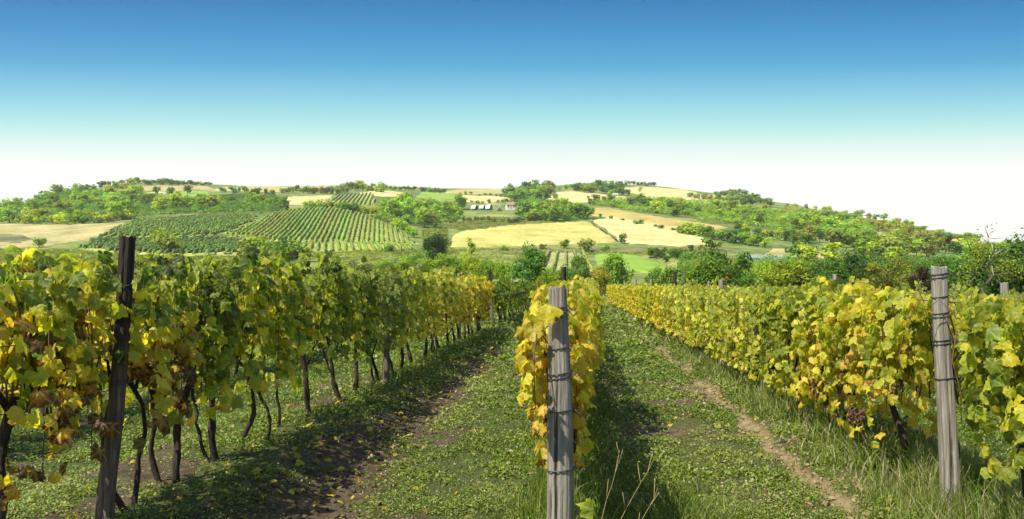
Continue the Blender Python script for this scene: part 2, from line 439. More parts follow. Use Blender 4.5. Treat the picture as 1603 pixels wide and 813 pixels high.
# ------------------------------------------------------------------ ground sheet
def build_ground():
    az = np.concatenate([np.arange(-180, -50, 6.0), np.arange(-50, 50, 0.22), np.arange(50, 180, 6.0)]) * np.pi / 180
    rr = np.concatenate([[0.0, 0.8, 1.6, 2.3], np.geomspace(2.9, 60, 290), np.geomspace(60.7, 1600, 250), np.geomspace(1700, 4200, 10)])
    A, R = np.meshgrid(az, rr)
    l, d = np.sin(A) * R, np.cos(A) * R
    x, y = from_cam(l, d)
    z = height(x, y)
    so, dr = soil_mask(x, y)
    dn = 0.03 * so * (fbm(x * 14, y * 14, 3, 3) - 0.45) * (R < 30)
    z = z + dn
    na, nr = len(az), len(rr)
    i = np.arange(nr - 1)[:, None] * na; j = np.arange(na)[None]; j2 = (j + 1) % na
    F = np.stack([i + j, i + j2, i + na + j2, i + na + j], -1).reshape(-1, 4)
    V = np.stack([x, y, z], -1).reshape(-1, 3)
    me = new_mesh("ground", [(V, F)], GROUND, True, {
        "soil": ('FLOAT', so.ravel()), "dry": ('FLOAT', dr.ravel()), "farw": ('FLOAT', sstep(58, 95, d).ravel())})
    tag(obj("ground", me), "grassy vineyard floor rising far away into a patchwork hillside", "ground", None, "structure")
build_ground()

# ------------------------------------------------------------------ fields on the far hillside
def make_field(name, c1, c2, stripe_dir=None, stripe=0.0, period=3.0, green=0.0):
    m, t, out = mat(name)
    P = position(t)
    n = noise(t, P, 0.06, 7, 0.72); n2 = noise(t, P, 0.55, 5, 0.7)
    f = math_node(t, 'ADD', math_node(t, 'MULTIPLY', n, 0.6), math_node(t, 'MULTIPLY', n2, 0.4))
    col = ramp_node(t, f, [(0.42, c1), (0.57, c2)])
    if stripe > 0:
        s = t.nodes.new("ShaderNodeSeparateXYZ"); t.links.new(P, s.inputs[0])
        ph = math_node(t, 'ADD', math_node(t, 'MULTIPLY', s.outputs[0], math.cos(stripe_dir) * 6.283 / period), math_node(t, 'MULTIPLY', s.outputs[1], -math.sin(stripe_dir) * 6.283 / period))
        w = math_node(t, 'MULTIPLY', math_node(t, 'ADD', math_node(t, 'SINE', ph), 1.0), 0.5 * stripe)
        col = mix_rgb(t, w, col, tuple(v * 0.55 for v in c1))
    if green > 0:
        g = ramp_node(t, noise(t, P, 0.12, 4, 0.7), [(0.60, (0, 0, 0)), (0.68, (1, 1, 1))])
        col = mix_rgb(t, math_node(t, 'MULTIPLY', g, green), col, (0.14, 0.22, 0.05))
    t.links.new(principled(t, col, 0.95, 0.1), out.inputs[0])
    return m
STRAWF = make_field("stubble", (0.20, 0.18, 0.065), (0.36, 0.31, 0.13), 0.9, 0.16)
GOLD = make_field("golden_crop", (0.25, 0.235, 0.05), (0.43, 0.37, 0.115), 0.4, 0.12, 4.0, 0.45)
PALE = make_field("pale_stubble", (0.30, 0.265, 0.095), (0.44, 0.385, 0.17), 0.6, 0.12, 4.0)
OCHRE = make_field("ochre_field", (0.24, 0.19, 0.05), (0.36, 0.29, 0.09))
GREENF = make_field("sown_green", (0.12, 0.205, 0.022), (0.18, 0.27, 0.035))
DULLG = make_field("dull_meadow", (0.075, 0.105, 0.020), (0.22, 0.225, 0.052))
BROWNF = make_field("brown_scrub", (0.065, 0.07, 0.028), (0.18, 0.165, 0.07))
VGROUND = make_field("vineyard_grass", (0.17, 0.205, 0.035), (0.29, 0.30, 0.075))
YOUNG = make_field("young_vineyard_soil", (0.16, 0.19, 0.06), (0.29, 0.28, 0.13))
GREYF = make_field("grey_mulch", (0.15, 0.185, 0.18), (0.25, 0.285, 0.28), 1.9, 0.4, 3.0)
def unproject_poly(poly):
    pts = []
    n = len(poly)
    for i in range(n):
        (x0, y0), (x1, y1) = poly[i], poly[(i + 1) % n]
        k = max(2, int(math.hypot(x1 - x0, y1 - y0) / 10))
        for q in range(k):
            f = q / k
            g = ground(x0 + (x1 - x0) * f, y0 + (y1 - y0) * f, 70)
            if g: pts.append(g)
    return pts
def inside(poly, x, y):
    p = np.asarray(poly); r = np.zeros(np.shape(x), bool); j = len(p) - 1
    for i in range(len(p)):
        c = (p[i, 1] > y) != (p[j, 1] > y)
        r ^= c & (x < (p[j, 0] - p[i, 0]) * (y - p[i, 1]) / (p[j, 1] - p[i, 1] + 1e-12) + p[i, 0]); j = i
    return r
FIELD_N = 0
def field(poly, m, label, name="field", lift=0.0, skirt=True):
    global FIELD_N
    FIELD_N += 1
    W2 = unproject_poly(poly)
    rng = np.random.default_rng(FIELD_N)
    W2 = [(x + rng.normal(0, .7), y + rng.normal(0, 1.6)) for x, y in W2]
    P = np.array(W2)
    st = max(4.0, (P.max(0) - P.min(0)).max() / 36)
    gx, gy = np.meshgrid(np.arange(P[:, 0].min(), P[:, 0].max(), st), np.arange(P[:, 1].min(), P[:, 1].max(), st))
    k = inside(W2, gx.ravel(), gy.ravel())
    pts = [Vector(p) for p in W2] + [Vector(p) for p in np.stack([gx.ravel()[k], gy.ravel()[k]], -1)]
    n = len(W2)
    vs, _, fs, *_ = geometry.delaunay_2d_cdt(pts, [(i, (i + 1) % n) for i in range(n)], [], 1, 1e-4)
    A = np.array([(v.x, v.y) for v in vs])
    V = np.column_stack([A, height(A[:, 0], A[:, 1]) + 0.42 + 0.06 * (FIELD_N % 5) + lift])
    if skirt: V[:n, 2] = height(A[:n, 0], A[:n, 1]) - 0.25      # the margin sinks into the meadow
    F = np.array([tuple(f) for f in fs if len(f) == 3])
    a, b, c = V[F[:, 0]], V[F[:, 1]], V[F[:, 2]]
    flip = np.cross(b - a, c - a)[:, 2] < 0
    F[flip] = F[flip][:, ::-1]
    tag(obj(name, new_mesh(name, [(V, F)], m, True)), label, "field", None, "structure")
    return W2
field([(0, 351), (95, 353), (205, 349), (150, 373), (60, 388), (-60, 388), (-60, 352)], STRAWF, "pale dry stubble field behind the left vines, below the left wood")
field([(-40, 366), (40, 370), (60, 377), (30, 383), (-40, 382)], BROWNF, "grey brown patch in the stubble field at far left", lift=0.3)
FA = field([(152, 374), (212, 347), (330, 339), (398, 338), (402, 346), (362, 366), (330, 371), (250, 373)], VGROUND, "grass floor of the left upper hillside vineyard")
FA2 = field([(120, 392), (150, 377), (250, 376), (340, 374), (440, 386), (420, 398), (250, 402)], VGROUND, "grass floor of the lower dark vineyard strip behind the left post")
FB = field([(356, 370), (400, 350), (432, 335), (475, 329), (520, 328), (565, 337), (615, 357), (655, 383), (560, 379), (470, 380), (440, 379)], VGROUND, "grass floor of the large convex hillside vineyard")
FB2 = field([(455, 392), (470, 383), (560, 382), (652, 386), (640, 393), (560, 395)], VGROUND, "grass floor of the narrow vineyard strip under the convex vineyard")
field([(433, 320), (450, 309), (524, 306), (520, 318), (500, 322)], PALE, "small pale straw field above the convex vineyard")
FD = field([(522, 319), (528, 306), (582, 304), (590, 318), (560, 326)], VGROUND, "grass floor of the small dark vineyard beside the pale straw field")
FE = field([(300, 318), (330, 308), (430, 304), (436, 314), (420, 326), (330, 328)], VGROUND, "grass floor of the upper left dark vineyard")
field([(160, 312), (210, 303), (262, 300), (262, 304), (200, 312)], PALE, "thin pale field strip below the left hilltop")
field([(265, 303), (300, 299), (330, 300), (326, 308), (280, 310)], GREENF, "small green field below the left hilltop")
field([(180, 299), (220, 292), (320, 291), (340, 297), (260, 299)], STRAWF, "buff sloping field under the left hilltop hedge")
field([(335, 298), (345, 293), (480, 292), (560, 290), (600, 293), (520, 300), (430, 301)], STRAWF, "buff field along the crest left of centre")
field([(560, 303), (596, 298), (640, 304), (640, 309), (600, 308)], PALE, "small pale field below the lone crest tree")
field([(652, 309), (660, 301), (712, 305), (716, 312), (690, 313)], GREENF, "green field under the crest hedge, left of the white shelters")
field([(714, 316), (716, 306), (790, 308), (804, 312), (770, 318)], PALE, "pale stubble strip above the white shelters")
field([(690, 302), (720, 296), (790, 296), (800, 303), (740, 305)], STRAWF, "buff crest field at the centre of the hill")
field([(704, 388), (706, 366), (790, 354), (924, 347), (966, 379), (888, 383), (800, 386)], GOLD, "golden yellow field right of the dark tree, left of the field track")
field([(926, 346), (958, 340), (1040, 353), (1104, 368), (1128, 383), (1060, 386), (975, 381)], PALE, "pale ripe field right of the field track")
field([(916, 326), (948, 326), (1040, 341), (1144, 356), (1120, 362), (1064, 361), (1000, 349), (930, 338)], OCHRE, "ochre strip field above the pale ripe field")
field([(852, 314), (860, 302), (900, 300), (985, 309), (960, 317), (900, 318)], PALE, "pale upper field below the yellow hilltop tree")
field([(965, 296), (1000, 292), (1080, 298), (1118, 312), (1080, 320), (1030, 314)], PALE, "large pale field on the right shoulder of the crest")
field([(1085, 306), (1130, 305), (1160, 314), (1130, 322)], STRAWF, "buff field beside the right crest trees")
field([(1200, 327), (1250, 331), (1262, 337), (1220, 335)], STRAWF, "small buff clearing on the right ridge")
field([(1340, 341), (1372, 345), (1372, 350), (1345, 348)], STRAWF, "tiny buff clearing in the right ridge scrub")
field([(1335, 372), (1350, 368), (1395, 371), (1418, 381), (1380, 383), (1350, 378)], GREENF, "green field on the right slope")
field([(1365, 364), (1376, 363), (1420, 378), (1405, 378)], STRAWF, "narrow buff strip beside the right green field")
field([(1195, 402), (1210, 390), (1290, 396), (1330, 402), (1310, 410)], STRAWF, "dry buff strip behind the bright green tree")
field([(1160, 412), (1166, 401), (1240, 403), (1238, 414)], GREYF, "grey blue plastic mulched bed behind the dark branching tree")
field([(921, 399), (984, 398), (1030, 411), (1078, 426), (1060, 438), (985, 424), (935, 418)], GREENF, "bright lime green sown field in the valley")
field([(990, 398), (1080, 395), (1130, 402), (1110, 418), (1075, 423), (1030, 409)], DULLG, "dull grassy orchard plot beside the lime green field")
FY = field([(846, 430), (852, 397), (914, 397), (930, 430)], YOUNG, "pale striped ground of the young vineyard in the valley")
field([(640, 420), (700, 398), (800, 392), (830, 404), (780, 428)], DULLG, "rough yellowing meadow left of the young vineyard")
field([(700, 396), (860, 389), (1100, 389), (1160, 394), (1080, 397), (860, 397)], BROWNF, "brown weedy bank below the golden fields")
field([(690, 352), (760, 340), (860, 342), (880, 349), (780, 354), (710, 360)], BROWNF, "dark scrubby bank below the white shelters")
field([(500, 398), (600, 396), (650, 404), (600, 420), (500, 415)], DULLG, "tussocky pale meadow behind the left vines")
# field track: a thin trodden line between the golden and the pale field
field([(922, 347), (925, 346), (971, 380), (966, 380)], BROWNF, "trodden field track between the golden and pale fields", "track", 0.3, False)

# far vineyard rows: each row its own bushy strip
def make_rowleaf():
    m, t, out = mat("far_vine_rows")
    n = noise(t, position(t), 1.3, 4, 0.65); oi = t.nodes.new("ShaderNodeObjectInfo")
    col = mix_rgb(t, 1.0, oi.outputs["Color"], math_node(t, 'ADD', 0.4, math_node(t, 'MULTIPLY', n, 1.2)), 'MULTIPLY')
    t.links.new(principled(t, col, 0.8, 0.15), out.inputs[0]); return m
ROWLEAF = make_rowleaf()
def clip_line(poly, p0, dirv):
    p = np.asarray(poly); hits = []
    nrm = np.array([-dirv[1], dirv[0]])
    s = (p - p0) @ nrm
    for i in range(len(p)):
        j = (i + 1) % len(p)
        if (s[i] > 0) != (s[j] > 0):
            f = s[i] / (s[i] - s[j]); q = p[i] + (p[j] - p[i]) * f
            hits.append(float((q - p0) @ dirv))
    hits.sort()
    return [(hits[k], hits[k + 1]) for k in range(0, len(hits) - 1, 2)]
def far_rows(poly, vp_px, spacing, color, label, group, h=1.4, w=0.42, gap=0.12, seed=0):
    rng = np.random.default_rng(seed)
    l, d = from_cam((vp_px - 801.5) / FPX, 1.0)
    dv = np.array([l, d]); dv /= np.linalg.norm(dv)
    nv = np.array([-dv[1], dv[0]])
    P = np.asarray(poly); c = P.mean(0); s = (P - c) @ nv
    for o in np.arange(s.min() + spacing / 2, s.max(), spacing):
        p0 = c + nv * o
        for a, b in clip_line(poly, p0, dv):
            a += 1.0; b -= 1.0
            if b - a < 4: continue
            t = np.arange(a, b, 0.9); t = t + rng.normal(0, .15, len(t))
            x = p0[0] + dv[0] * t + nv[0] * rng.normal(0, .08, len(t)); y = p0[1] + dv[1] * t + nv[1] * rng.normal(0, .08, len(t))
            z = height(x, y) + 0.5
            hh = h * (0.75 + 0.4 * rng.random(len(t))); ww = w * (0.7 + 0.6 * rng.random(len(t)))
            bad = rng.random(len(t)) < gap; hh[bad] *= 0.3; ww[bad] *= .4
            hh[0] = hh[-1] = .15
            prof = [(-0.55, 0.15), (-1.0, 0.45), (-0.75, 0.85), (0.05, 1.0), (0.8, 0.82), (1.0, 0.42), (0.55, 0.15)]
            k = len(prof)
            V = np.zeros((len(t), k, 3))
            for q, (u, v) in enumerate(prof):
                jw = ww * u * (1 + rng.normal(0, .2, len(t)))
                V[:, q, 0] = x + nv[0] * jw; V[:, q, 1] = y + nv[1] * jw
                V[:, q, 2] = z + hh * v * (1 + rng.normal(0, .08, len(t)))
            i = np.arange(len(t) - 1)[:, None] * k; j = np.arange(k)[None]; j2 = (j + 1) % k
            parts = [(V.reshape(-1, 3), np.stack([i + j, i + k + j, i + k + j2, i + j2], -1).reshape(-1, 4))]
            cc = tuple(v * rng.uniform(.85, 1.15) for v in color)
            tag(obj("vine_row", new_mesh("vine_row", parts, ROWLEAF), None, (0, 0, 0), cc), label, "vine row", group)
far_rows(FA, 820, 2.7, (0.115, 0.175, 0.024), "long dark green vine row in the left upper hillside vineyard", "rows of the left upper hillside vineyard", seed=1)
far_rows(FA2, 1000, 2.7, (0.085, 0.135, 0.020), "dark green vine row in the lower vineyard strip behind the left post", "rows of the lower left vineyard strip", seed=2)
far_rows(FB, 590, 2.1, (0.150, 0.215, 0.026), "trellised green vine row climbing the large convex hillside vineyard", "rows of the convex hillside vineyard", seed=3)
far_rows(FB2, 520, 2.5, (0.135, 0.195, 0.026), "short vine row in the narrow strip under the convex vineyard", "rows of the narrow vineyard strip", seed=4)
far_rows(FD, 620, 3.0, (0.09, 0.145, 0.024), "far dark vine row beside the pale straw field", "rows of the small dark vineyard", seed=5)
far_rows(FE, 620, 3.4, (0.08, 0.13, 0.022), "far dark vine row in the upper left vineyard", "rows of the upper left vineyard", seed=6)
far_rows(FY, 888, 3.0, (0.20, 0.20, 0.045), "thin yellowing row of young vines in the valley", "rows of the young vineyard", 1.3, 0.32, 0.1, seed=7)

# ------------------------------------------------------------------ trees
def crown_cards(n, seed, r=(0.38, 0.38, 0.46), c=0.50, nb=10, br=(0.13, 0.22), size=0.07, jag=0.25, up=0.3, vertical=0.0):
    rng = np.random.default_rng(seed)
    B = []
    while len(B) < nb:
        p = rng.uniform(-1, 1, 3)
        if np.dot(p, p) < 1: B.append(p)
    B = np.array(B) * (np.array(r) * 0.78) + np.array([0, 0, c])
    R = rng.uniform(*br, nb)
    tone = rng.uniform(0.25, 0.75, nb)
    k = rng.choice(nb, n, p=R ** 2 / (R ** 2).sum())
    D = rng.normal(0, 1, (n, 3)); D /= np.linalg.norm(D, axis=1)[:, None]
    rad_ = R[k] * (rng.random(n) ** 0.28) * (1 + jag * (rng.random(n) ** 4) * 1.4)
    pos = B[k] + D * rad_[:, None] * np.array([1, 1, 0.95])
    pos[:, 2] += vertical * rng.random(n) ** 2 * 0.15
    ok = pos[:, 2] > 0.03
    pos, D, k = pos[ok], D[ok], k[ok]; n = len(pos)
    N = D * 0.9 + rng.normal(0, .45, (n, 3)) + np.array([0, 0, up])
    T = rng.normal(0, 1, (n, 3)) + np.array([0, 0, 2.5 * vertical])
    tv = np.array([(-0.5, -0.2, 0), (0.05, -0.75, 0.0), (0.5, 0.1, 0.05), (-0.05, 0.8, -0.05)])
    V, F = scatter(tv, np.array([(0, 1, 2, 3)]), pos, frames(N, T), size * rng.uniform(.6, 1.35, n))
    rnd = np.clip(tone[k] + rng.normal(0, .17, n), 0, 1)
    return V, F, np.repeat(rnd, 4)
def trunk_parts(seed, c=0.5, r0=0.028, limbs=6, lean=0.05, spread=0.28, sides=6):
    rng = np.random.default_rng(seed)
    top = np.array([rng.normal(0, lean), rng.normal(0, lean), c])
    P = np.array([[0, 0, -0.04], [top[0] * .3, top[1] * .2, c * .35], [top[0] * .5, top[1] * .7, c * .7], top])
    parts = [tube(P, [r0 * 1.25, r0, r0 * .8, r0 * .45], sides)]
    for i in range(limbs):
        f = rng.uniform(.45, 1.0); s = np.array([np.interp(f * c, P[:, 2], P[:, q]) for q in range(3)])
        a = rng.uniform(0, 6.28); e = s + np.array([math.cos(a) * spread, math.sin(a) * spread, rng.uniform(.1, .35)]) * rng.uniform(.6, 1.1)
        mid = (s + e) / 2 + rng.normal(0, .025, 3)
        parts.append(tube(np.array([s, mid, e]), [r0 * .45, r0 * .3, r0 * .1], 5))
    return parts
def far_tree_mesh(name, seed, **kw):
    n = kw.pop("n", 420)
    V, F, r = crown_cards(n, seed, **kw)
    tr = trunk_parts(seed, 0.40, 0.016, 1, sides=4)
    nv = sum(len(p[0]) for p in tr)
    return new_mesh(name, [(V, F, 0)] + [(p[0], p[1], 1) for p in tr], [FOLIAGE, TREE_BARK], False, {"rnd": ('FLOAT', np.concatenate([r, np.full(nv, .5)]))})
FAR_TREES = [far_tree_mesh("far_tree", 100 + i, size=0.085, nb=8 + i % 4) for i in range(6)]
FAR_BUSH = [far_tree_mesh("far_bush", 200 + i, r=(0.55, 0.55, 0.42), c=0.42, nb=9, br=(0.18, 0.28), size=0.10, n=330) for i in range(4)]
FAR_TALL = [far_tree_mesh("far_tall_tree", 300 + i, r=(0.22, 0.22, 0.46), c=0.53, nb=8, br=(0.10, 0.17), size=0.075, n=340) for i in range(2)]
MID, DARK, LIGHT, YG, YEL, ORA, OLIVE = (0.092, 0.138, 0.018), (0.050, 0.086, 0.016), (0.135, 0.185, 0.022), (0.175, 0.205, 0.022), (0.20, 0.20, 0.024), (0.135, 0.125, 0.024), (0.11, 0.128, 0.030)
def jitter(c, rng, v=0.22): return tuple(float(a * (1 + rng.normal(0, v * .4)) * q) for a, q in zip(c, np.full(3, rng.uniform(1 - v, 1 + v))))
def far_plant(x, y, h, kind, color, label, group, rng, wide=1.0, name=None, cat="tree"):
    pool = {'t': FAR_TREES, 'b': FAR_BUSH, 'p': FAR_TALL}[kind]
    nm = name or {'t': "tree", 'b': "bush", 'p': "tall_tree"}[kind]
    o = obj(nm, pool[int(rng.integers(len(pool)))], None, (x, y, hz(x, y) + 0.25), color)
    o.rotation_euler = (0, 0, rng.uniform(0, 6.28)); o.scale = (h * wide, h * wide, h)
    return tag(o, label, cat, group)
def wood(poly, n, hr, colors, label, group, kinds="ttb", seed=0, wide=(1.1, 1.55), cat="tree"):
    rng = np.random.default_rng(seed)
    p = np.array(poly, float); c = 0; tries = 0
    placed = []
    while c < n and tries < n * 60:
        tries += 1
        x, y = rng.uniform(p[:, 0].min(), p[:, 0].max()), rng.uniform(p[:, 1].min(), p[:, 1].max())
        if not inside(poly, np.array([x]), np.array([y]))[0]: continue
        if any(abs(x - a) < 5 and abs(y - b) < 2.2 for a, b in placed) and tries < n * 40: continue
        g = ground(x, y, 80)
        if g is None: continue
        placed.append((x, y)); c += 1
        far_plant(*g, rng.uniform(*hr) * 1.3, kinds[int(rng.integers(len(kinds)))], jitter(colors[int(rng.integers(len(colors)))], rng), label, group, rng, rng.uniform(*wide), cat=cat)
def line(pts, n, hr, colors, label, group, kinds="b", seed=0, wide=(1.05, 1.5), cat="tree"):
    rng = np.random.default_rng(seed); p = np.array(pts, float)
    s = np.r_[0, np.cumsum(np.hypot(*np.diff(p, axis=0).T))]
    for f in (np.arange(n) + rng.uniform(-.3, .3, n) + .5) / n * s[-1]:
        x, y = np.interp(f, s, p[:, 0]), np.interp(f, s, p[:, 1]) + rng.normal(0, .6)
        g = ground(x, y, 80) or ground(x, y + 3, 80) or ground(x, y + 7, 80)
        if g is None: continue
        far_plant(*g, rng.uniform(*hr) * 1.15, kinds[int(rng.integers(len(kinds)))], jitter(colors[int(rng.integers(len(colors)))], rng), label, group, rng, rng.uniform(*wide), cat=cat)
wood([(-40, 350), (-40, 324), (60, 312), (150, 302), (200, 306), (262, 316), (330, 332), (262, 338), (205, 344), (150, 352), (90, 351)], 46, (6, 10), [MID, MID, DARK, LIGHT, MID, YG],
     "green tree in the wood above the left stubble field", "trees of the left wood", seed=11)
line([(10, 350), (60, 351), (120, 352), (165, 348), (205, 342)], 12, (3.5, 5.5), [YG, YEL, LIGHT], "yellowing bush along the lower edge of the left wood", "bushes at the edge of the left wood", seed=12, cat="bush")
line([(-20, 326), (40, 316), (100, 304), (150, 296), (195, 288), (222, 285)], 20, (4, 7.5), [MID, LIGHT, DARK, OLIVE], "tree on the left skyline above the wood", "trees along the left skyline", "tb", seed=13)
line([(222, 290), (260, 289), (300, 290), (330, 293)], 16, (4, 6), [DARK, MID], "dark bush in the hedge on the left hilltop", "hedge on the left hilltop", seed=14, cat="bush")
wood([(150, 305), (175, 294), (215, 288), (215, 292), (180, 302)], 9, (3, 5), [ORA, OLIVE, YG], "rusty scrub bush on the slope below the left skyline", "rusty bushes below the left skyline", "b", seed=15, cat="bush")
rngp = np.random.default_rng(77)
def thicket(polys, color, label, seed, hmax=3.5, per=0.45, size=0.75, cell=6.0):
    """undergrowth between the trees: leaf clumps heaped over uneven mounds"""
    rng = np.random.default_rng(seed); VV, FF, RR = [], [], []
    tv = np.array([(-0.5, -0.2, 0), (0.05, -0.75, 0.0), (0.5, 0.1, 0.05), (-0.05, 0.8, -0.05)])
    for poly in polys:
        p = np.array(unproject_poly(poly))
        area = (p.max(0) - p.min(0)).prod(); n = int(min(area * per * 4, 90000))
        x = rng.uniform(p[:, 0].min(), p[:, 0].max(), n); y = rng.uniform(p[:, 1].min(), p[:, 1].max(), n)
        k = inside(p, x, y); x, y = x[k], y[k]
        g = cell; cx, cyy = np.floor(x / g), np.floor(y / g)
        best = np.full(len(x), .12); tone = np.full(len(x), .2); nx = np.zeros(len(x)); ny = np.zeros(len(x))
        for a in (-1, 0, 1):
            for b in (-1, 0, 1):
                u, v = (cx + a).astype(int) & 255, (cyy + b).astype(int) & 255
                qx, qy = (cx + a + .15 + .7 * _T[0][u, v]) * g, (cyy + b + .15 + .7 * _T[1][u, v]) * g
                r = g * (.45 + .45 * _T[2][u, v]); hh = .35 + .65 * _T[3][u, v] ** 1.5
                d2 = ((x - qx) ** 2 + (y - qy) ** 2) / r ** 2
                h = hh * np.sqrt(np.clip(1 - d2, 0, 1)) ** .8
                w = h > best
                best = np.where(w, h, best); tone = np.where(w, _T[4][u, v], tone)
                nx = np.where(w, (x - qx) / r, nx); ny = np.where(w, (y - qy) / r, ny)
        n = len(x)
        z = height(x, y) + hmax * best * (1 - rng.random(n) ** 2 * .25) + rng.normal(0, .1, n)
        nz = np.sqrt(np.clip(1 - nx ** 2 - ny ** 2, .03, 1))
        V, F = scatter(tv, np.array([(0, 1, 2, 3)]), np.column_stack([x, y, z]), frames(np.column_stack([nx, ny, nz]) + rng.normal(0, .35, (n, 3)), rng.normal(0, 1, (n, 3))), size * rng.uniform(.6, 1.4, n))
        VV.append(V); FF.append(F); RR.append(np.repeat(np.clip(.05 + .7 * tone + rng.normal(0, .12, n), 0, .95), 4))
    tag(obj("undergrowth", new_mesh("undergrowth", list(zip(VV, FF)), FOLIAGE, False, {"rnd": ('FLOAT', np.concatenate(RR))}), None, (0, 0, 0), color), label, "undergrowth", None, "stuff")
def single(px, py, h, kind, color, label, wide=1.0, name=None, cat="tree", group=None):
    g = ground(px, py, 60)
    if g: return far_plant(*g, h, kind, color, label, group, rngp, wide, name, cat)
single(244, 304, 8, 't', DARK, "round dark tree alone below the left hilltop hedge", 1.1)
single(269, 306, 8, 'b', DARK, "broad dark tree, left of a pair below the left hilltop", 1.0, "tree")
single(294, 305, 9, 't', DARK, "dark tree, right of a pair below the left hilltop", 1.2)
wood([(262, 334), (300, 322), (430, 318), (446, 334), (400, 336), (330, 337)], 14, (6, 9), [MID, DARK, MID, LIGHT], "green tree in the belt above the left upper vineyard", "trees of the belt above the left vineyard", seed=16)
line([(340, 302), (380, 303), (430, 306)], 9, (4, 7), [DARK, MID], "small dark tree along the upper edge of the upper left vineyard", "trees above the upper left vineyard", "tp", seed=17)
line([(440, 303), (470, 303), (510, 304), (545, 302)], 14, (5, 8), [DARK, MID, OLIVE], "tree in the row above the small pale straw field", "trees above the pale straw field", "tb", seed=18)
line([(545, 299), (580, 300), (600, 302)], 8, (6, 9), [MID, LIGHT, YG], "tree in the clump right of the pale straw field", "clump right of the straw field", "t", seed=19)
line([(600, 296), (640, 300), (700, 303)], 13, (4, 6), [MID, DARK], "dark bush in the hedge below the lone crest tree", "hedge below the crest tree", "b", seed=20, cat="bush")
line([(480, 328), (520, 327), (560, 334), (590, 342)], 14, (3.5, 6), [LIGHT, MID, YG], "bush in the hedge along the top of the convex vineyard", "hedge above the convex vineyard", "b", seed=21, cat="bush")
line([(590, 343), (620, 356), (650, 372)], 8, (3.5, 5.5), [LIGHT, MID], "bush along the right edge of the convex vineyard", "bushes right of the convex vineyard", "b", seed=22, cat="bush")
wood([(588, 332), (602, 318), (660, 322), (722, 328), (726, 340), (700, 350), (662, 358), (628, 352)], 24, (6, 10.5), [LIGHT, MID, YG, MID, LIGHT], "leafy tree in the wood right of the convex vineyard", "trees of the middle wood", seed=23)
single(640, 352, 10, 't', DARK, "dark bluish tree at the front of the middle wood", 1.0)
single(621, 290, 8.5, 't', DARK, "lone dark tree standing on the crest", 1.15)
single(606, 291, 4, 'b', OLIVE, "small bush left of the lone crest tree", cat="bush")
line([(700, 351), (740, 346), (790, 350), (820, 350)], 12, (2.5, 4.5), [DARK, OLIVE, MID], "low dark bush on the bank below the white shelters", "bushes on the bank below the shelters", "b", seed=24, cat="bush")
line([(716, 319), (760, 319), (800, 316)], 9, (2, 3.2), [DARK, MID], "low hedge bush behind the white shelters", "hedge behind the shelters", "b", seed=25, cat="bush")
line([(716, 305), (760, 307), (800, 309)], 9, (2, 3), [DARK, OLIVE], "low dark bush in the upper hedge across the crest field", "upper hedge of the crest field", "b", seed=26, cat="bush")
wood([(798, 316), (800, 300), (830, 294), (862, 296), (862, 304), (845, 320)], 22, (6, 10), [MID, DARK, LIGHT], "tree in the wood above the farmhouse", "trees above the farmhouse", seed=27)
wood([(815, 347), (815, 334), (860, 330), (910, 336), (926, 344), (880, 349)], 22, (6, 9.5), [MID, LIGHT, MID, DARK], "tree in the wood right of the farmhouse", "trees right of the farmhouse", "tb", seed=28)
line([(860, 299), (885, 296), (920, 293), (960, 291), (985, 291)], 12, (4, 6.5), [LIGHT, MID, YG], "tree on the middle skyline right of the centre", "trees on the middle skyline", "tb", seed=29)
wood([(885, 302), (925, 296), (965, 298), (975, 303), (940, 304)], 12, (6, 9), [DARK, MID], "dark tree in the clump under the middle skyline", "clump under the middle skyline", "tb", seed=30)
single(907, 298, 9, 't', YEL, "bright yellow tree below the middle skyline", 0.9)
line([(955, 307), (975, 306), (985, 307)], 5, (6, 8), [DARK, MID], "small dark tree beside the tiny white hut", "trees beside the white hut", "t", seed=31)
single(1002, 301, 6, 't', YG, "single yellowish tree on the pale shoulder field", 1.0)
single(869, 312, 6, 'b', MID, "green bush at the left corner of the pale upper field", cat="bush")
wood([(920, 322), (960, 318), (1000, 319), (1040, 326), (1100, 334), (1060, 340), (1000, 333), (940, 324)], 22, (5.5, 9), [MID, DARK, LIGHT, YG, MID], "tree in the wood above the ochre strip field", "trees above the ochre field", "ttp", seed=32)
wood([(1060, 330), (1150, 332), (1250, 345), (1350, 362), (1340, 372), (1240, 362), (1140, 352), (1090, 346)], 30, (6, 9), [LIGHT, MID, YG, LIGHT, MID], "leafy tree in the broad wood on the right slope", "trees of the broad right wood", "ttb", seed=33)
wood([(1010, 314), (1080, 322), (1150, 326), (1230, 334), (1240, 342), (1150, 334), (1080, 328)], 14, (4, 6.5), [YG, YEL, LIGHT], "yellow green tree at the upper edge of the right wood", "yellow trees at the edge of the right wood", "tb", seed=34)
line([(1078, 310), (1100, 314), (1150, 318)], 8, (4, 6), [MID, OLIVE], "bush in the hedge below the right crest", "hedge below the right crest", "b", seed=35, cat="bush")
line([(985, 290), (1010, 292), (1025, 293)], 8, (4, 6), [DARK, OLIVE], "dark tree on the skyline above the pale shoulder field", "skyline trees above the shoulder field", "tb", seed=36)
wood([(1120, 308), (1160, 309), (1220, 324), (1180, 326), (1140, 318)], 20, (6, 9), [DARK, MID, OLIVE], "dark tree in the clump on the right crest", "trees of the right crest clump", "t", seed=37)
line([(1225, 326), (1290, 330), (1350, 342), (1420, 352), (1480, 366), (1535, 380)], 22, (4, 7), [MID, LIGHT, YG, OLIVE], "tree on the falling right skyline", "trees on the right skyline", "tb", seed=38)
wood([(1345, 352), (1420, 356), (1530, 382), (1520, 392), (1440, 382), (1380, 366)], 20, (4, 7), [ORA, OLIVE, YG, MID, ORA, LIGHT], "autumn coloured scrub tree on the right hillside", "autumn scrub on the right hillside", "tb", seed=39)
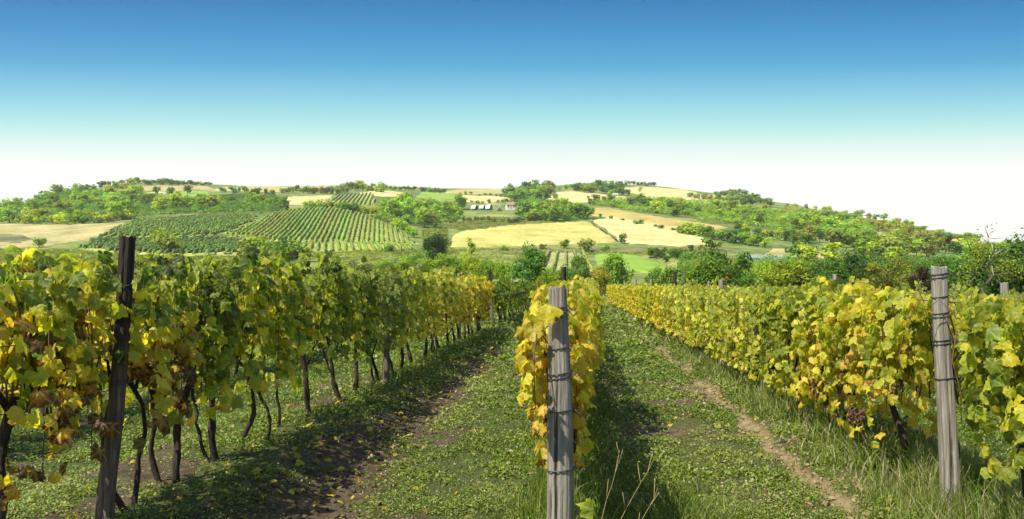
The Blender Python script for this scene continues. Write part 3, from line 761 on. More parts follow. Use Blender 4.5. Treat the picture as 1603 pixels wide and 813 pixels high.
wood([(1250, 338), (1330, 346), (1350, 356), (1250, 345)], 14, (5, 8), [LIGHT, MID, YG], "green tree between the right wood and the ridge", "trees between wood and right ridge", "tb", seed=40)
single(1265, 382, 10, 't', ORA, "tall orange brown tree on the right slope", 0.9)
single(1262, 388, 7, 't', DARK, "dark green tree in front of the orange brown tree", 1.2)
single(1243, 386, 8, 'p', DARK, "slim dark tree left of the orange brown tree", 0.9)
wood([(1240, 400), (1420, 398), (1620, 406), (1620, 424), (1400, 418), (1260, 414)], 26, (4.5, 7), [MID, LIGHT, DARK, YG, OLIVE], "mixed tree on the valley slope behind the right vines", "trees on the valley slope at right", "ttb", seed=47)
line([(1060, 366), (1100, 372), (1150, 382), (1200, 388)], 16, (4, 6), [MID, DARK, LIGHT], "bush along the lower edge of the pale ripe field", "bushes below the pale ripe field", "tb", seed=41, cat="bush")
line([(1150, 372), (1210, 376), (1300, 382), (1380, 386)], 18, (4.5, 7.5), [MID, LIGHT, ORA, DARK, YG], "tree in the hedgerow across the lower right slope", "hedgerow of the lower right slope", "tb", seed=42)
line([(1300, 388), (1380, 390), (1440, 394), (1530, 400), (1620, 404)], 22, (5, 8.5), [MID, DARK, LIGHT, YG, OLIVE], "tree in the hedgerow below the white house", "hedgerow below the white house", "tb", seed=43)
line([(935, 340), (1000, 352), (1040, 360), (1064, 363)], 8, (1.5, 3), [DARK, MID], "low bush on the border below the ochre field", "bushes below the ochre field", "b", seed=44, cat="bush")
for px, py, h, c, w_, lb in [(885, 392, 5, DARK, 1.1, "round dark bush below the golden field"), (921, 396, 6, OLIVE, 1.3, "broad olive bush right of the round dark bush"),
                             (975, 382, 5.2, DARK, 0.9, "upright dark bush at the foot of the field track"), (850, 393, 3, DARK, 1.3, "low dark bush left of the round dark bush"),
                             (948, 396, 3, MID, 1.2, "small bush beside the lime green field"), (1112, 394, 6.5, OLIVE, 1.4, "brownish bush at the end of the pale ripe field"),
                             (790, 395, 3, MID, 1.3, "small bush at the edge of the golden field"), (610, 397, 3.2, DARK, 1.4, "dark bush below the convex vineyard"),
                             (62, 388, 4, MID, 1.4, "bush in front of the left stubble field"), (358, 362, 3, DARK, 1.2, "dark bush between the two hillside vineyards"),
                             (260, 398, 9, OLIVE, 1.2, "grey green tree behind the left vines"), (700, 388, 3, MID, 1.4, "bush beside the dark tree at the golden field"),
                             (1050, 404, 3.5, MID, 1.0, "little round tree in the orchard plot, behind its others")]:
    single(px, py, h, 'b', c, lb, w_, cat="bush")
wood([(1000, 404), (1080, 399), (1120, 404), (1100, 416), (1070, 418)], 22, (2, 3.2), [OLIVE, MID, DARK], "small tree in the orchard plot beside the lime field", "orchard trees", "t", seed=45)
line([(395, 402), (430, 404), (470, 410)], 8, (5, 7), [DARK, OLIVE], "dark bushy tree just behind the left vine row", "dark trees behind the left vine row", "tb", seed=46)
single(738, 402, 7, 'p', YG, "slim yellow green tree in front of the golden field", 1.1)

# nearer trees: crown of leaf-sized faces, trunk and limbs as parts
def near_tree_mesh(seed, n=3600, **kw):
    V, F, r = crown_cards(n, seed, **kw)
    return new_mesh("crown", [(V, F)], FOLIAGE, False, {"rnd": ('FLOAT', r)})
NEAR = {
    'round': [near_tree_mesh(401 + i, nb=16, br=(0.11, 0.2), size=0.034) for i in range(3)],
    'wide': [near_tree_mesh(411 + i, r=(0.60, 0.60, 0.42), c=0.50, nb=20, br=(0.12, 0.22), size=0.034, n=4200, jag=0.35) for i in range(3)],
    'feather': [near_tree_mesh(421 + i, r=(0.42, 0.42, 0.42), c=0.48, nb=22, br=(0.07, 0.15), size=0.036, n=2800, jag=0.6, vertical=1.0) for i in range(3)],
    'open': [near_tree_mesh(431 + i, r=(0.62, 0.62, 0.38), c=0.56, nb=24, br=(0.06, 0.14), size=0.032, n=2600, jag=0.5) for i in range(2)],
}
TRUNKS = [new_mesh("trunk", trunk_parts(500 + i, 0.62, 0.022, 9, 0.06, 0.38), TREE_BARK, True) for i in range(3)]
def near_tree(px, d, h, style, color, label, wide=1.0, group=None, name="tree", cat="tree"):
    x, y = at_depth(px, d)
    r = rngp
    o = thing(name, label, cat, (x, y, hz(x, y) - 0.05), group, r.uniform(0, 6.28))
    o.scale = (h * wide, h * wide, h)
    color = tuple(v * .8 for v in color)
    obj("crown", NEAR[style][int(r.integers(len(NEAR[style])))], o, (0, 0, 0), color)
    obj("trunk", TRUNKS[int(r.integers(3))], o)
    return o
near_tree(826, 100, 6.4, 'round', (0.055, 0.115, 0.022), "rounded green tree left of the front post, beyond the vines", 0.95)
near_tree(682, 205, 10.5, 'round', (0.028, 0.058, 0.016), "tall dark tree in front of the golden field", 0.85)
near_tree(655, 165, 5.0, 'wide', (0.045, 0.09, 0.02), "broad green bush at the foot of the tall dark tree", 1.0, None, "bush", "bush")
for px, d, h, st, c, w_ in [(575, 160, 3.4, 'wide', OLIVE, 1.1), (605, 150, 3.8, 'wide', MID, 1.1), (632, 140, 4.4, 'wide', LIGHT, 1.1), (655, 125, 4.2, 'feather', MID, 1.3), (678, 135, 5.4, 'wide', LIGHT, 1.1), (700, 118, 4.6, 'feather', MID, 1.3), (722, 130, 5.6, 'wide', LIGHT, 1.0), (742, 120, 5.2, 'feather', YG, 1.1), (766, 115, 5.0, 'wide', MID, 1.0), (790, 108, 4.0, 'feather', LIGHT, 1.0), (858, 112, 3.8, 'wide', LIGHT, 1.1), (885, 105, 3.6, 'feather', MID, 1.1)]:
    near_tree(px, d, h, st, c, "light green shrub in the thicket beyond the far end of the left vine row", w_, "thicket behind the left vine row", "shrub", "shrub")
near_tree(905, 95, 5.0, 'feather', (0.075, 0.125, 0.03), "slim green tree just behind the front post", 0.7)
near_tree(938, 92, 4.0, 'round', (0.20, 0.17, 0.035), "small orange tinged tree at the end of the path", 0.8)
near_tree(916, 84, 3.2, 'round', (0.03, 0.055, 0.02), "dark shrub at the far end of the path", 0.9, None, "shrub", "shrub")
near_tree(966, 98, 5.2, 'feather', (0.10, 0.16, 0.03), "pale green feathery tree in front of the lime field", 1.05)
near_tree(1026, 90, 3.7, 'open', (0.075, 0.125, 0.03), "loose green tree right of the pale feathery tree", 0.8)
near_tree(1055, 84, 3.4, 'feather', (0.085, 0.13, 0.03), "low green shrub behind the right vine row end", 1.2, None, "shrub", "shrub")
near_tree(1090, 95, 4.6, 'open', (0.06, 0.10, 0.028), "thin leaved tree left of the dark branching tree", 0.9)
near_tree(1145, 80, 6.0, 'open', (0.030, 0.062, 0.016), "large dark branching tree behind the right vines", 0.85)
near_tree(1125, 70, 3.2, 'open', (0.14, 0.10, 0.03), "reddish leaved shrub in front of the dark branching tree", 0.8, None, "shrub", "shrub")
near_tree(1190, 76, 3.4, 'feather', (0.085, 0.15, 0.025), "light shrub between the dark tree and the bright green tree", 1.0, None, "shrub", "shrub")
near_tree(1245, 74, 5.0, 'wide', (0.085, 0.165, 0.028), "bright green full tree behind the right vines", 0.75)
near_tree(1285, 68, 3.6, 'wide', (0.045, 0.09, 0.02), "green bush right of the bright green tree", 0.8, None, "bush", "bush")
near_tree(1325, 88, 5.4, 'round', (0.032, 0.065, 0.02), "dark green tree left of the orange tinged tree", 1.0)
near_tree(1352, 110, 6.2, 'wide', (0.038, 0.075, 0.022), "broad dark tree behind the orange tinged tree", 0.9)
near_tree(1390, 70, 4.4, 'open', (0.12, 0.12, 0.026), "orange tinged tree left of the right post", 0.85)
near_tree(1445, 66, 3.4, 'open', (0.030, 0.016, 0.016), "dark burgundy bush behind the right post", 0.75, None, "bush", "bush")
near_tree(1425, 100, 5.4, 'wide', (0.05, 0.10, 0.02), "green tree above the burgundy bush", 1.0)
near_tree(1480, 95, 5.6, 'wide', (0.05, 0.10, 0.022), "green tree behind the right post", 1.0)
near_tree(1530, 75, 5.0, 'wide', (0.055, 0.105, 0.02), "green tree behind the bare branched tree", 1.0)
near_tree(1598, 60, 6.0, 'wide', (0.028, 0.062, 0.018), "large dark green tree at the right edge of the view", 0.85)
near_tree(1660, 62, 5.6, 'wide', (0.04, 0.08, 0.02), "green tree beyond the large dark tree at right", 0.9)
near_tree(1565, 85, 6.0, 'round', (0.05, 0.095, 0.022), "rounded green tree beside the large dark tree", 1.1)
_vr = np.random.default_rng(99)
for k in range(46):
    px = 1090 + 13 * k + _vr.normal(0, 8); d = _vr.choice([68, 85, 105, 130, 160]) * _vr.uniform(.92, 1.08)
    st = ['wide', 'feather', 'round', 'open', 'wide'][int(_vr.integers(5))]
    c = [MID, DARK, LIGHT, LIGHT, MID, OLIVE, DARK, (.13, .12, .03)][int(_vr.integers(8))]
    near_tree(px, d, _vr.uniform(2.6, 4.6) * (1 + .25 * (d > 100)), st, jitter(c, _vr), "tree or tall shrub in the dense belt across the valley behind the right vines", _vr.uniform(.85, 1.25), "valley belt behind the right vines", "shrub", "shrub")
near_tree(270, 60, 3.2, 'wide', (0.08, 0.12, 0.03), "bush seen over the left vines beside the left post", 0.7, None, "bush", "bush")

def bare_tree():
    x, y = at_depth(1540, 42)
    o = thing("fruit_tree", "old half bare fruit tree with pale dead twigs and yellow leaves", "tree", (x, y, hz(x, y)))
    rng = np.random.default_rng(9)
    to = lambda px, py: np.array([(px - 1540) / FPX * 42 * cy, (px - 1540) / FPX * 42 * sy + rng.uniform(-.3, .3), EYE - hz(x, y) + (445 - py) / FPX * 42])
    obj("trunk", new_mesh("trunk", [tube(np.array([[0, 0, -.1], [.05, 0, .8], to(1541, 452), to(1552, 432), to(1545, 418), to(1538, 402)]), [.13, .11, .09, .07, .05, .03], 8, rng, .06)], TREE_BARK, True), o)
    br = [[(1552, 432), (1575, 428), (1592, 436), (1603, 445)], [(1545, 418), (1556, 402), (1566, 395), (1574, 387)], [(1541, 440), (1520, 424), (1505, 430), (1492, 432)],
          [(1538, 404), (1522, 392), (1517, 384), (1516, 374)], [(1548, 425), (1532, 412), (1530, 398)], [(1556, 440), (1570, 450), (1580, 440)], [(1530, 430), (1512, 446), (1500, 450)]]
    for b in br:
        P = np.array([to(*q) for q in b])
        obj("branch", new_mesh("branch", [tube(P, np.linspace(.04, .012, len(P)), 6, rng, .08)], TREE_BARK, True), o)
    dead = [[(1552, 400), (1550, 385), (1549, 372), (1553, 362)], [(1550, 372), (1543, 358), (1548, 350)], [(1553, 364), (1558, 360)], [(1549, 374), (1568, 373)], [(1550, 382), (1540, 378)], [(1552, 402), (1572, 390)]]
    obj("dead_twig", new_mesh("dead_twig", [tube(np.array([to(*q) for q in b]), np.linspace(.028, .010, len(b)), 5, rng, .1) for b in dead] + [tube(np.array([to(1552, 432), to(1552, 400)]), [.04, .03], 6)], PALE_BARK, True), o)
    pos, col = [], []
    for (px, py, s, n, t) in [(1516, 374, 3, 60, .5), (1535, 388, 9, 240, .5), (1528, 400, 6, 120, .5), (1560, 412, 14, 260, .3), (1522, 418, 8, 120, .4), (1592, 415, 12, 200, .3), (1549, 355, 5, 16, .3), (1575, 425, 14, 240, .25), (1505, 438, 8, 90, .3)]:
        for _ in range(n):
            pos.append(to(px + rng.normal(0, s), py + rng.normal(0, s * .8)) + np.array([0, rng.normal(0, .2), 0]))
    pos = np.array(pos); n = len(pos)
    tv = np.array([(-0.4, 0, 0), (0.0, -0.7, 0), (0.4, 0.05, 0.06), (0, 0.7, 0)])
    V, F = scatter(tv, np.array([(0, 1, 2, 3)]), pos, frames(rng.normal(0, 1, (n, 3)) + np.array([0, 0, .5]), rng.normal(0, 1, (n, 3))), rng.uniform(.06, .11, n))
    obj("crown", new_mesh("crown", [(V, F)], FOLIAGE, False, {"rnd": ('FLOAT', np.repeat(rng.random(n) * .8, 4))}), o, (0, 0, 0), (0.13, 0.14, 0.02))
bare_tree()
thicket([[(-40, 350), (-40, 324), (60, 312), (150, 302), (200, 306), (262, 316), (330, 332), (262, 338), (205, 344), (150, 352), (90, 351)], [(262, 334), (300, 322), (430, 318), (446, 334), (400, 336), (330, 337)]],
        (.065, .115, .022), "dense green undergrowth filling the left hillside woods", 31, 6.5)
thicket([[(588, 332), (602, 318), (660, 322), (722, 328), (726, 340), (700, 350), (662, 358), (628, 352)], [(798, 316), (800, 300), (830, 294), (862, 296), (862, 304), (845, 320)], [(815, 347), (815, 334), (860, 330), (910, 336), (926, 344), (880, 349)]],
        (.085, .15, .025), "leafy undergrowth filling the woods in the middle of the hill", 32, 6.5)
thicket([[(920, 322), (960, 318), (1000, 319), (1040, 326), (1100, 334), (1060, 340), (1000, 333), (940, 324)], [(1060, 330), (1010, 314), (1150, 326), (1250, 338), (1350, 348), (1370, 366), (1340, 374), (1240, 364), (1140, 352), (1090, 346)]],
        (.11, .165, .026), "yellow green undergrowth filling the broad woods on the right slope", 33, 6)
thicket([[(1345, 345), (1420, 354), (1530, 380), (1530, 396), (1440, 384), (1415, 372), (1380, 362)], [(1225, 326), (1350, 343), (1345, 352), (1240, 334)]],
        (.15, .14, .03), "autumn coloured brush covering the right end of the hill", 34, 4)
thicket([[(1064, 402), (1130, 410), (1240, 416), (1400, 410), (1640, 420), (1640, 438), (1400, 438), (1240, 438), (1060, 438)]],
        (.065, .11, .024), "mixed green brush covering the valley floor behind the right vines", 35, 3.4, .9, .42, 4.2)
thicket([[(480, 400), (560, 394), (660, 392), (700, 392), (860, 390), (1130, 392), (1130, 400), (860, 399), (800, 408), (790, 436), (540, 436)], [(-60, 390), (120, 394), (260, 404), (480, 402), (480, 436), (-60, 436)], [(690, 353), (760, 341), (860, 343), (900, 349), (780, 355), (720, 362)], [(660, 362), (700, 352), (704, 386), (664, 384)]],
        (.10, .115, .028), "tussocks and weeds of the rough valley meadow", 37, .9, 1.3, .42, 2.6)
thicket([[(590, 420), (640, 404), (700, 408), (790, 420), (830, 438), (560, 440)]],
        (.10, .155, .03), "light green brush in the valley behind the left vines", 36, 2.2, .9, .36, 3.2)

# ------------------------------------------------------------------ farm buildings on the hill
WHITE = plain("white_sheet", (0.45, 0.45, 0.42), 0.6, 0.3, .06)
CREAM = plain("cream_render", (0.55, 0.50, 0.38), 0.9, 0.2, .1)
RTILE = plain("brown_roof", (0.24, 0.15, 0.09), 0.9, 0.2, .3)
ORTILE = plain("orange_roof", (0.50, 0.22, 0.10), 0.9, 0.2, .2)
GLASS = plain("dark_opening", (0.02, 0.022, 0.025), 0.3, 0.5)
WOODW = plain("grey_timber", (0.30, 0.27, 0.21), 0.9, 0.2)
def gable(w, d, h, r, over=0.3):
    V = np.array([(-w/2-over, -d/2-over, h), (w/2+over, -d/2-over, h), (w/2+over, d/2+over, h), (-w/2-over, d/2+over, h), (-w/2-over, 0, h+r), (w/2+over, 0, h+r)])
    V2 = V + np.array([0, 0, 0.18]); A = np.concatenate([V, V2])
    F4 = np.array([(0, 4, 5, 1), (3, 2, 5, 4), (6, 7, 11, 10), (9, 10, 11, 8), (0, 1, 7, 6), (2, 3, 9, 8)])
    F3 = np.array([(0, 6, 10), (0, 10, 4), (3, 4, 10), (3, 10, 9), (1, 5, 11), (1, 11, 7), (2, 8, 11), (2, 11, 5)])
    return [(A, F4), (A, F3)]
def walls(w, d, h, r):
    V, F = box(-w/2, w/2, -d/2, d/2, -1.5, h)
    G = np.array([(-w/2, -d/2, h), (-w/2, d/2, h), (-w/2, 0, h+r-.02), (w/2, -d/2, h), (w/2, d/2, h), (w/2, 0, h+r-.02)])
    return [(V, F), (G, np.array([(0, 2, 1), (3, 4, 5)]))]
def house(px, py, w, d, h, r, wallm, roofm, label, rot=0.2, chimney=True):
    g = ground(px, py, 80)
    o = thing("farmhouse", label, "house", (*g, hz(*g)+.5), None, YAW + rot)
    obj("wall", new_mesh("wall", walls(w, d, h, r), wallm), o)
    rf = obj("roof", new_mesh("roof", gable(w, d, h, r), roofm), o)
    if chimney: obj("chimney", new_mesh("chimney", [box(w*.2, w*.2+.6, -.3, .3, h+r*.5, h+r+.9)], wallm), rf)
    for k in (-.3, .3):
        wn_ = obj("window", new_mesh("window", [box(w*k-.45, w*k+.45, -d/2-.03, -d/2+.1, h*.4, h*.8)], GLASS), o)
        obj("frame", new_mesh("frame", [box(w*k-.55, w*k-.451, -d/2-.06, -d/2+.1, h*.38, h*.82), box(w*k+.451, w*k+.55, -d/2-.06, -d/2+.1, h*.38, h*.82)], WHITE), wn_)
    obj("door", new_mesh("door", [box(-.5, .5, -d/2-.04, -d/2+.1, 0, min(2.1, h*.75))], WOODW), o)
house(799, 329, 6.5, 5, 2.9, 2.0, CREAM, RTILE, "small cream farmhouse with brown roof among the trees on the hill")
house(1443, 385, 5.5, 4, 2.6, 1.4, WHITE, WHITE, "small white house on the right hillside", 0.3, False)
house(1490, 385, 4.5, 3.5, 2.2, 1.2, CREAM, ORTILE, "small orange roofed hut on the right hillside", -0.2, False)
house(963, 309, 4.5, 3, 1.8, 1.0, WHITE, WHITE, "tiny white hut below the middle skyline", 0.1, False)
def shelter(px, py, w, h, label):
    g = ground(px, py, 80)
    o = thing("shelter", label, "shelter", (*g, hz(*g)+.7), None, YAW + 1.05)
    a = np.linspace(0, np.pi, 13); d = 4.0
    ring = np.stack([np.cos(a) * w / 2, np.zeros(13), np.sin(a) ** .8 * h], -1)
    V = np.concatenate([ring + (0, -d/2, 0), ring + (0, d/2, 0)])
    F = np.array([(i, i + 13, i + 14, i + 1) for i in range(12)])
    inn = ring * np.array([.93, 1, .93]); Vi = np.concatenate([inn + (0, -d/2, 0), inn + (0, d/2, 0)])
    rim = np.concatenate([ring + (0, -d/2, 0), inn + (0, -d/2, 0)])
    Fr = np.array([(i, i + 1, i + 14, i + 13) for i in range(12)])
    obj("cover", new_mesh("cover", [(V, F), (Vi, F[:, ::-1]), (rim, Fr)], WHITE, True), o)
    back = np.concatenate([inn * .99 + (0, d/2-.3, 0), [[0, d/2-.3, 0]]])
    obj("back_wall", new_mesh("back_wall", [(back, np.array([(i, i + 1, 13) for i in range(12)]))], WOODW), o)
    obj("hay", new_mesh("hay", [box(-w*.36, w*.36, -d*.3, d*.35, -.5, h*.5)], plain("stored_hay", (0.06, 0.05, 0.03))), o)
shelter(743, 329, 4.6, 2.7, "white arched shelter with dark opening, left of three on the hill")
shelter(755.5, 328.5, 4.4, 2.6, "white arched shelter, middle of three on the hill")
shelter(765.5, 329, 4.2, 3.2, "tallest white arched shelter, nearest the pointed pole hut")
def pole_hut():
    g = ground(782, 331, 80)
    o = thing("pole_hut", "pointed hut of pale leaning poles beside the farmhouse", "hut", (*g, hz(*g)+.4), None, YAW)
    for i in range(9):
        a = i / 9 * 6.283 + .2
        if abs(a - 4.71) < .35: continue
        obj("pole", new_mesh("pole", [tube(np.array([[1.9 * math.cos(a), 1.9 * math.sin(a), -.4], [-.12 * math.cos(a), -.12 * math.sin(a), 4.6]]), [.22, .14], 6)], WOODW, True), o)
    a = np.linspace(0, 6.283, 9)[:-1]
    V = np.concatenate([np.stack([1.5 * np.cos(a), 1.5 * np.sin(a), a * 0], -1), [[0, 0, 3.9]]])
    obj("cover", new_mesh("cover", [(V, np.array([(i, (i + 1) % 8, 8) for i in range(8)]))], plain("dark_infill", (0.04, 0.035, 0.025))), o)  # dark cone inside the poles, filling the hut's opening
pole_hut()

# ------------------------------------------------------------------ vine leaves
def leaf_template(level, seed):
    """five-lobed vine leaf: origin at the stalk, tip along +y; returns verts, tris, radial fraction, vein weight"""
    rng = np.random.default_rng(seed)
    half = [(0, 1.0), (8, .88), (16, .86), (25, .70), (35, .80), (44, .82), (53, .93), (62, .80), (71, .76), (80, .66), (92, .74), (103, .70), (114, .78), (127, .66), (144, .62), (160, .52), (172, .22)]
    if level == 1: half = [(0, 1.0), (25, .72), (52, .92), (80, .66), (114, .77), (155, .55)]
    if level == 2: half = [(0, 1.0), (55, .85), (120, .66)]
    ang = [a for a, _ in half] + [360 - a for a, _ in half[:0:-1]]
    r = np.array([q for _, q in half] + [q for _, q in half[:0:-1]]) * (1 + rng.normal(0, .05, len(ang)))
    a = np.radians(ang); n = len(a)
    rim = np.stack([np.sin(a) * r, np.cos(a) * r], -1)
    V = [[0, 0.0]] + rim.tolist()
    tris, edge = [], [0.0] + [1.0] * n
    lob = {0, 52, 53, 114, 307, 308, 246}
    vein = [1.0] + [1.0 if (q in lob or 360 - q in lob) else 0.0 for q in ang]
    if level == 0:
        V += (rim * 0.55).tolist(); edge += [0.5] * n; vein += [1.0 if (q in lob or 360 - q in lob) else 0.0 for q in ang]
        for i in range(n):
            j = (i + 1) % n
            if i == n // 2: continue
            tris += [(0, 1 + n + i, 1 + n + j), (1 + n + i, 1 + i, 1 + j), (1 + n + i, 1 + j, 1 + n + j)]
    else:
        tris = [(0, 1 + i, 1 + (i + 1) % n) for i in range(n) if not (level < 2 and i == n // 2)]
    P = np.array(V); x, y = P[:, 0], P[:, 1]
    rr = np.hypot(x, y)
    z = -rng.uniform(.10, .8) * y * np.abs(y) * .6 + rng.uniform(-.85, .5) * np.abs(x) - rng.uniform(0, .8) * x * x + rng.normal(0, .25) * x
    z = z + rng.uniform(.08, .2) * np.sin(np.arctan2(x, y) * 5 + rng.uniform(0, 6)) * rr ** 2 + rng.normal(0, .03, len(x)) * (rr > .4)
    # leaf tris fan the other way round so that the normal is +z
    T = np.array(tris)[:, ::-1]
    return np.column_stack([x, y, z]), T, np.array(edge), np.array(vein)
LEAVES = {lv: [leaf_template(lv, 900 + lv * 20 + i) for i in range(n)] for lv, n in ((0, 9), (1, 6), (2, 4))}
def leaves_mesh(name, level, pos, N, T, size, t, rng):
    tmpl = LEAVES[level]
    k = rng.integers(len(tmpl), size=len(pos))
    parts, lc = [], []
    for q, (tv, tf, ed, ve) in enumerate(tmpl):
        s = k == q
        if not s.any(): continue
        V, F = scatter(tv, tf, pos[s], frames(N[s], T[s]), size[s])
        parts.append((V, F))
        n = int(s.sum()); c = np.zeros((n, len(tv), 4))
        c[:, :, 0] = t[s][:, None]; c[:, :, 1] = ed[None]; c[:, :, 2] = ve[None] if level < 2 else 0
        c[:, :, 3] = rng.random(n)[:, None]
        lc.append(c.reshape(-1, 4))
    return new_mesh(name, parts, VINE_LEAF, level == 0, {"lc": ('FLOAT_COLOR', np.concatenate(lc))})

def vine_meshes(seed, level, ztop, zbot, half, L=0.95, nshoot=17, fill=120, dens=1.0, zc=0.8, lsize=(.044, .088), over=0.14, ybias=0.0, avoid=None, low=.17, flat=.10):
    """one vine's foliage and canes, local to its foot; the row runs along y"""
    rng = np.random.default_rng(seed)
    pos, N, T, t, canes = [], [], [], [], []
    step = {0: .043, 1: .050, 2: .080}[level] / dens
    big = {0: 1.0, 1: 1.06, 2: 1.38}[level]
    for s in range(nshoot):
        side = 1 if rng.random() < .5 else -1
        y0 = rng.uniform(-.5, .5) * L
        h = ztop + rng.normal(-.06, flat)
        lean = rng.normal(0, .12)
        xa = rng.normal(0, .05)
        pts = [(xa * .3, y0, zc + rng.normal(0, .04)), (xa + side * .03, y0 + lean * .4, zc + (h - zc) * .45), (xa + side * half * rng.uniform(.2, .6), y0 + lean, h - .06)]
        if rng.random() < .12: pts.append((xa + side * half * .3, y0 + lean * 1.3, h + rng.uniform(.05, over)))
        else:
            dr = rng.uniform(.1, 1.0) ** 1.2 * (h - zbot)
            o = half * rng.uniform(.75, 1.1)
            pts += [(side * o * .85, y0 + lean * 1.5, h - .02 - dr * .08), (side * o, y0 + lean * 1.9, h - dr * .5), (side * o * rng.uniform(.8, 1.05), y0 + lean * 2.1, h - dr)]
        P = np.array(pts); seg = np.r_[0, np.cumsum(np.linalg.norm(np.diff(P, axis=0), axis=1))]
        if level < 2:
            f = np.linspace(0, seg[-1], 9)
            canes.append(tube(np.stack([np.interp(f, seg, P[:, q]) for q in range(3)], -1) + rng.normal(0, .008, (9, 3)), np.linspace(.0062, .0026, 9), 5 if level == 0 else 3))
        for f in np.arange(.12, seg[-1], step * rng.uniform(.85, 1.2)):
            p = np.array([np.interp(f, seg, P[:, q]) for q in range(3)])
            sx = np.sign(p[0] + rng.normal(0, .06)) or 1
            p = p + np.array([sx * rng.uniform(.01, .09), rng.normal(0, .06), rng.normal(-.01, .03)])
            pos.append(p); N.append((sx * rng.uniform(.0, 1.1), rng.normal(0, .6), rng.uniform(-.1, .8)))
            T.append((sx * rng.uniform(-.1, .4), rng.normal(0, .4), -1.0))
            t.append(.40 + low * (1 - (p[2] - zbot) / (ztop - zbot)) + rng.normal(0, .13))
    for _ in range(int(fill)):
        z = rng.uniform(zbot - .03, ztop - .05); sx = rng.choice([-1, 1])
        p = np.array([sx * half * rng.uniform(.5, 1.05), rng.uniform(-.55, .55) * L, z])
        pos.append(p); N.append((sx * rng.uniform(.2, 1.1), rng.normal(0, .55), rng.uniform(-.1, .7))); T.append((sx * .15, rng.normal(0, .4), -1.0))
        t.append(.42 + low * (1 - (z - zbot) / (ztop - zbot)) + rng.normal(0, .14))
    pos, N, T, t = map(np.array, (pos, N, T, t))
    pos[:, 1] += ybias
    if avoid is not None:                       # the stake's own face is kept clear of leaves
        (ax, ay, lx, lz), share = avoid
        dx, dy = pos[:, 0] - ax - lx * np.clip(pos[:, 2] / lz, 0, 1), pos[:, 1] - ay
        u = np.array([-ax - foot_xy[0], -ay - foot_xy[1]]); u = u / np.linalg.norm(u)
        f, q = dx * u[0] + dy * u[1], np.abs(dx * u[1] - dy * u[0])
        keep = ~((f > -.05) & (q < .105) & (rng.random(len(pos)) < share))
        pos, N, T, t = pos[keep], N[keep], T[keep], t[keep]
    t = t + .30 * (fbm(pos[:, 1] * 2.3 + seed * 3.7, pos[:, 2] * 2.3 + seed, seed % 5, 2) - .5)
    size = rng.uniform(*lsize, len(pos)) * big
    fm = leaves_mesh("foliage", level, pos, N, T, size, np.clip(t, 0, 1), rng)
    cm = new_mesh("canes", canes, CANE, True) if canes else None
    return fm, cm
def trunk_mesh(seed, top=(0, 0, .82), foot=(0, 0), r=.028, wob=.05, sides=8):
    rng = np.random.default_rng(seed); r = r * .74; wob = wob * 1.35
    n = 11; f = np.linspace(0, 1, n)
    P = np.column_stack([foot[0] + (top[0] - foot[0]) * f, foot[1] + (top[1] - foot[1]) * f, -.06 + (top[2] + .06) * f])
    a = rng.normal(0, wob, 2); b = rng.normal(0, wob * .5, 2)
    P[:, :2] += np.sin(f * np.pi)[:, None] * a + np.sin(f * 2 * np.pi)[:, None] * b + rng.normal(0, .006, (n, 2))
    R = r * (1.25 - .45 * f) * (1 + .25 * np.exp(-((f - .95) / .12) ** 2)) * (1 + rng.normal(0, .09, n))
    arms = []
    e = P[-1]
    for s in (-1, 1):
        if rng.random() < .8:
            q = e + np.array([rng.normal(0, .05), s * rng.uniform(.15, .35), rng.uniform(-.02, .14)])
            arms.append(tube(np.array([P[-2], (e + q) / 2 + np.array([0, 0, .03]), q]), [r * .8, r * .55, r * .3], 6, rng, .08))
    return new_mesh("trunk", [tube(P, R, sides, rng, .10)] + arms, VINE_BARK, True)

ORD = ["first", "second", "third", "fourth", "fifth", "sixth", "seventh", "eighth", "ninth", "tenth", "eleventh", "twelfth"]
PROTO = {}
def proto(kind, level, i):
    key = (kind, level, i)
    if key not in PROTO:
        st = {'left': dict(ztop=1.64, zbot=.50, half=.28, nshoot=16, fill=45, zc=.80, flat=.13, over=.16), 'centre': dict(ztop=1.46, zbot=.42, half=.26, nshoot=15, fill=70, zc=.72),
              'right': dict(ztop=1.47, zbot=.32, half=.35, nshoot=20, fill=150, zc=.70, over=.05, lsize=(.038, .076), flat=.06)}[kind]
        PROTO[key] = vine_meshes(sum(map(ord, kind)) * 7 + level * 31 + i, level, **st)
    return PROTO[key]
TRUNK_SETS = []
for i in range(7):
    if i % 3 == 0: TRUNK_SETS.append([trunk_mesh(700 + i, (-.08, -.06, .80), (.07, .05), .032, .04), trunk_mesh(720 + i, (.10, .1, .78), (.06, -.05), .018, .06)])
    else: TRUNK_SETS.append([trunk_mesh(700 + i, (0, 0, .82), (0, .04 * (i - 3)), .027 + .006 * (i % 3), .06)])
foot_xy = (0, 0)
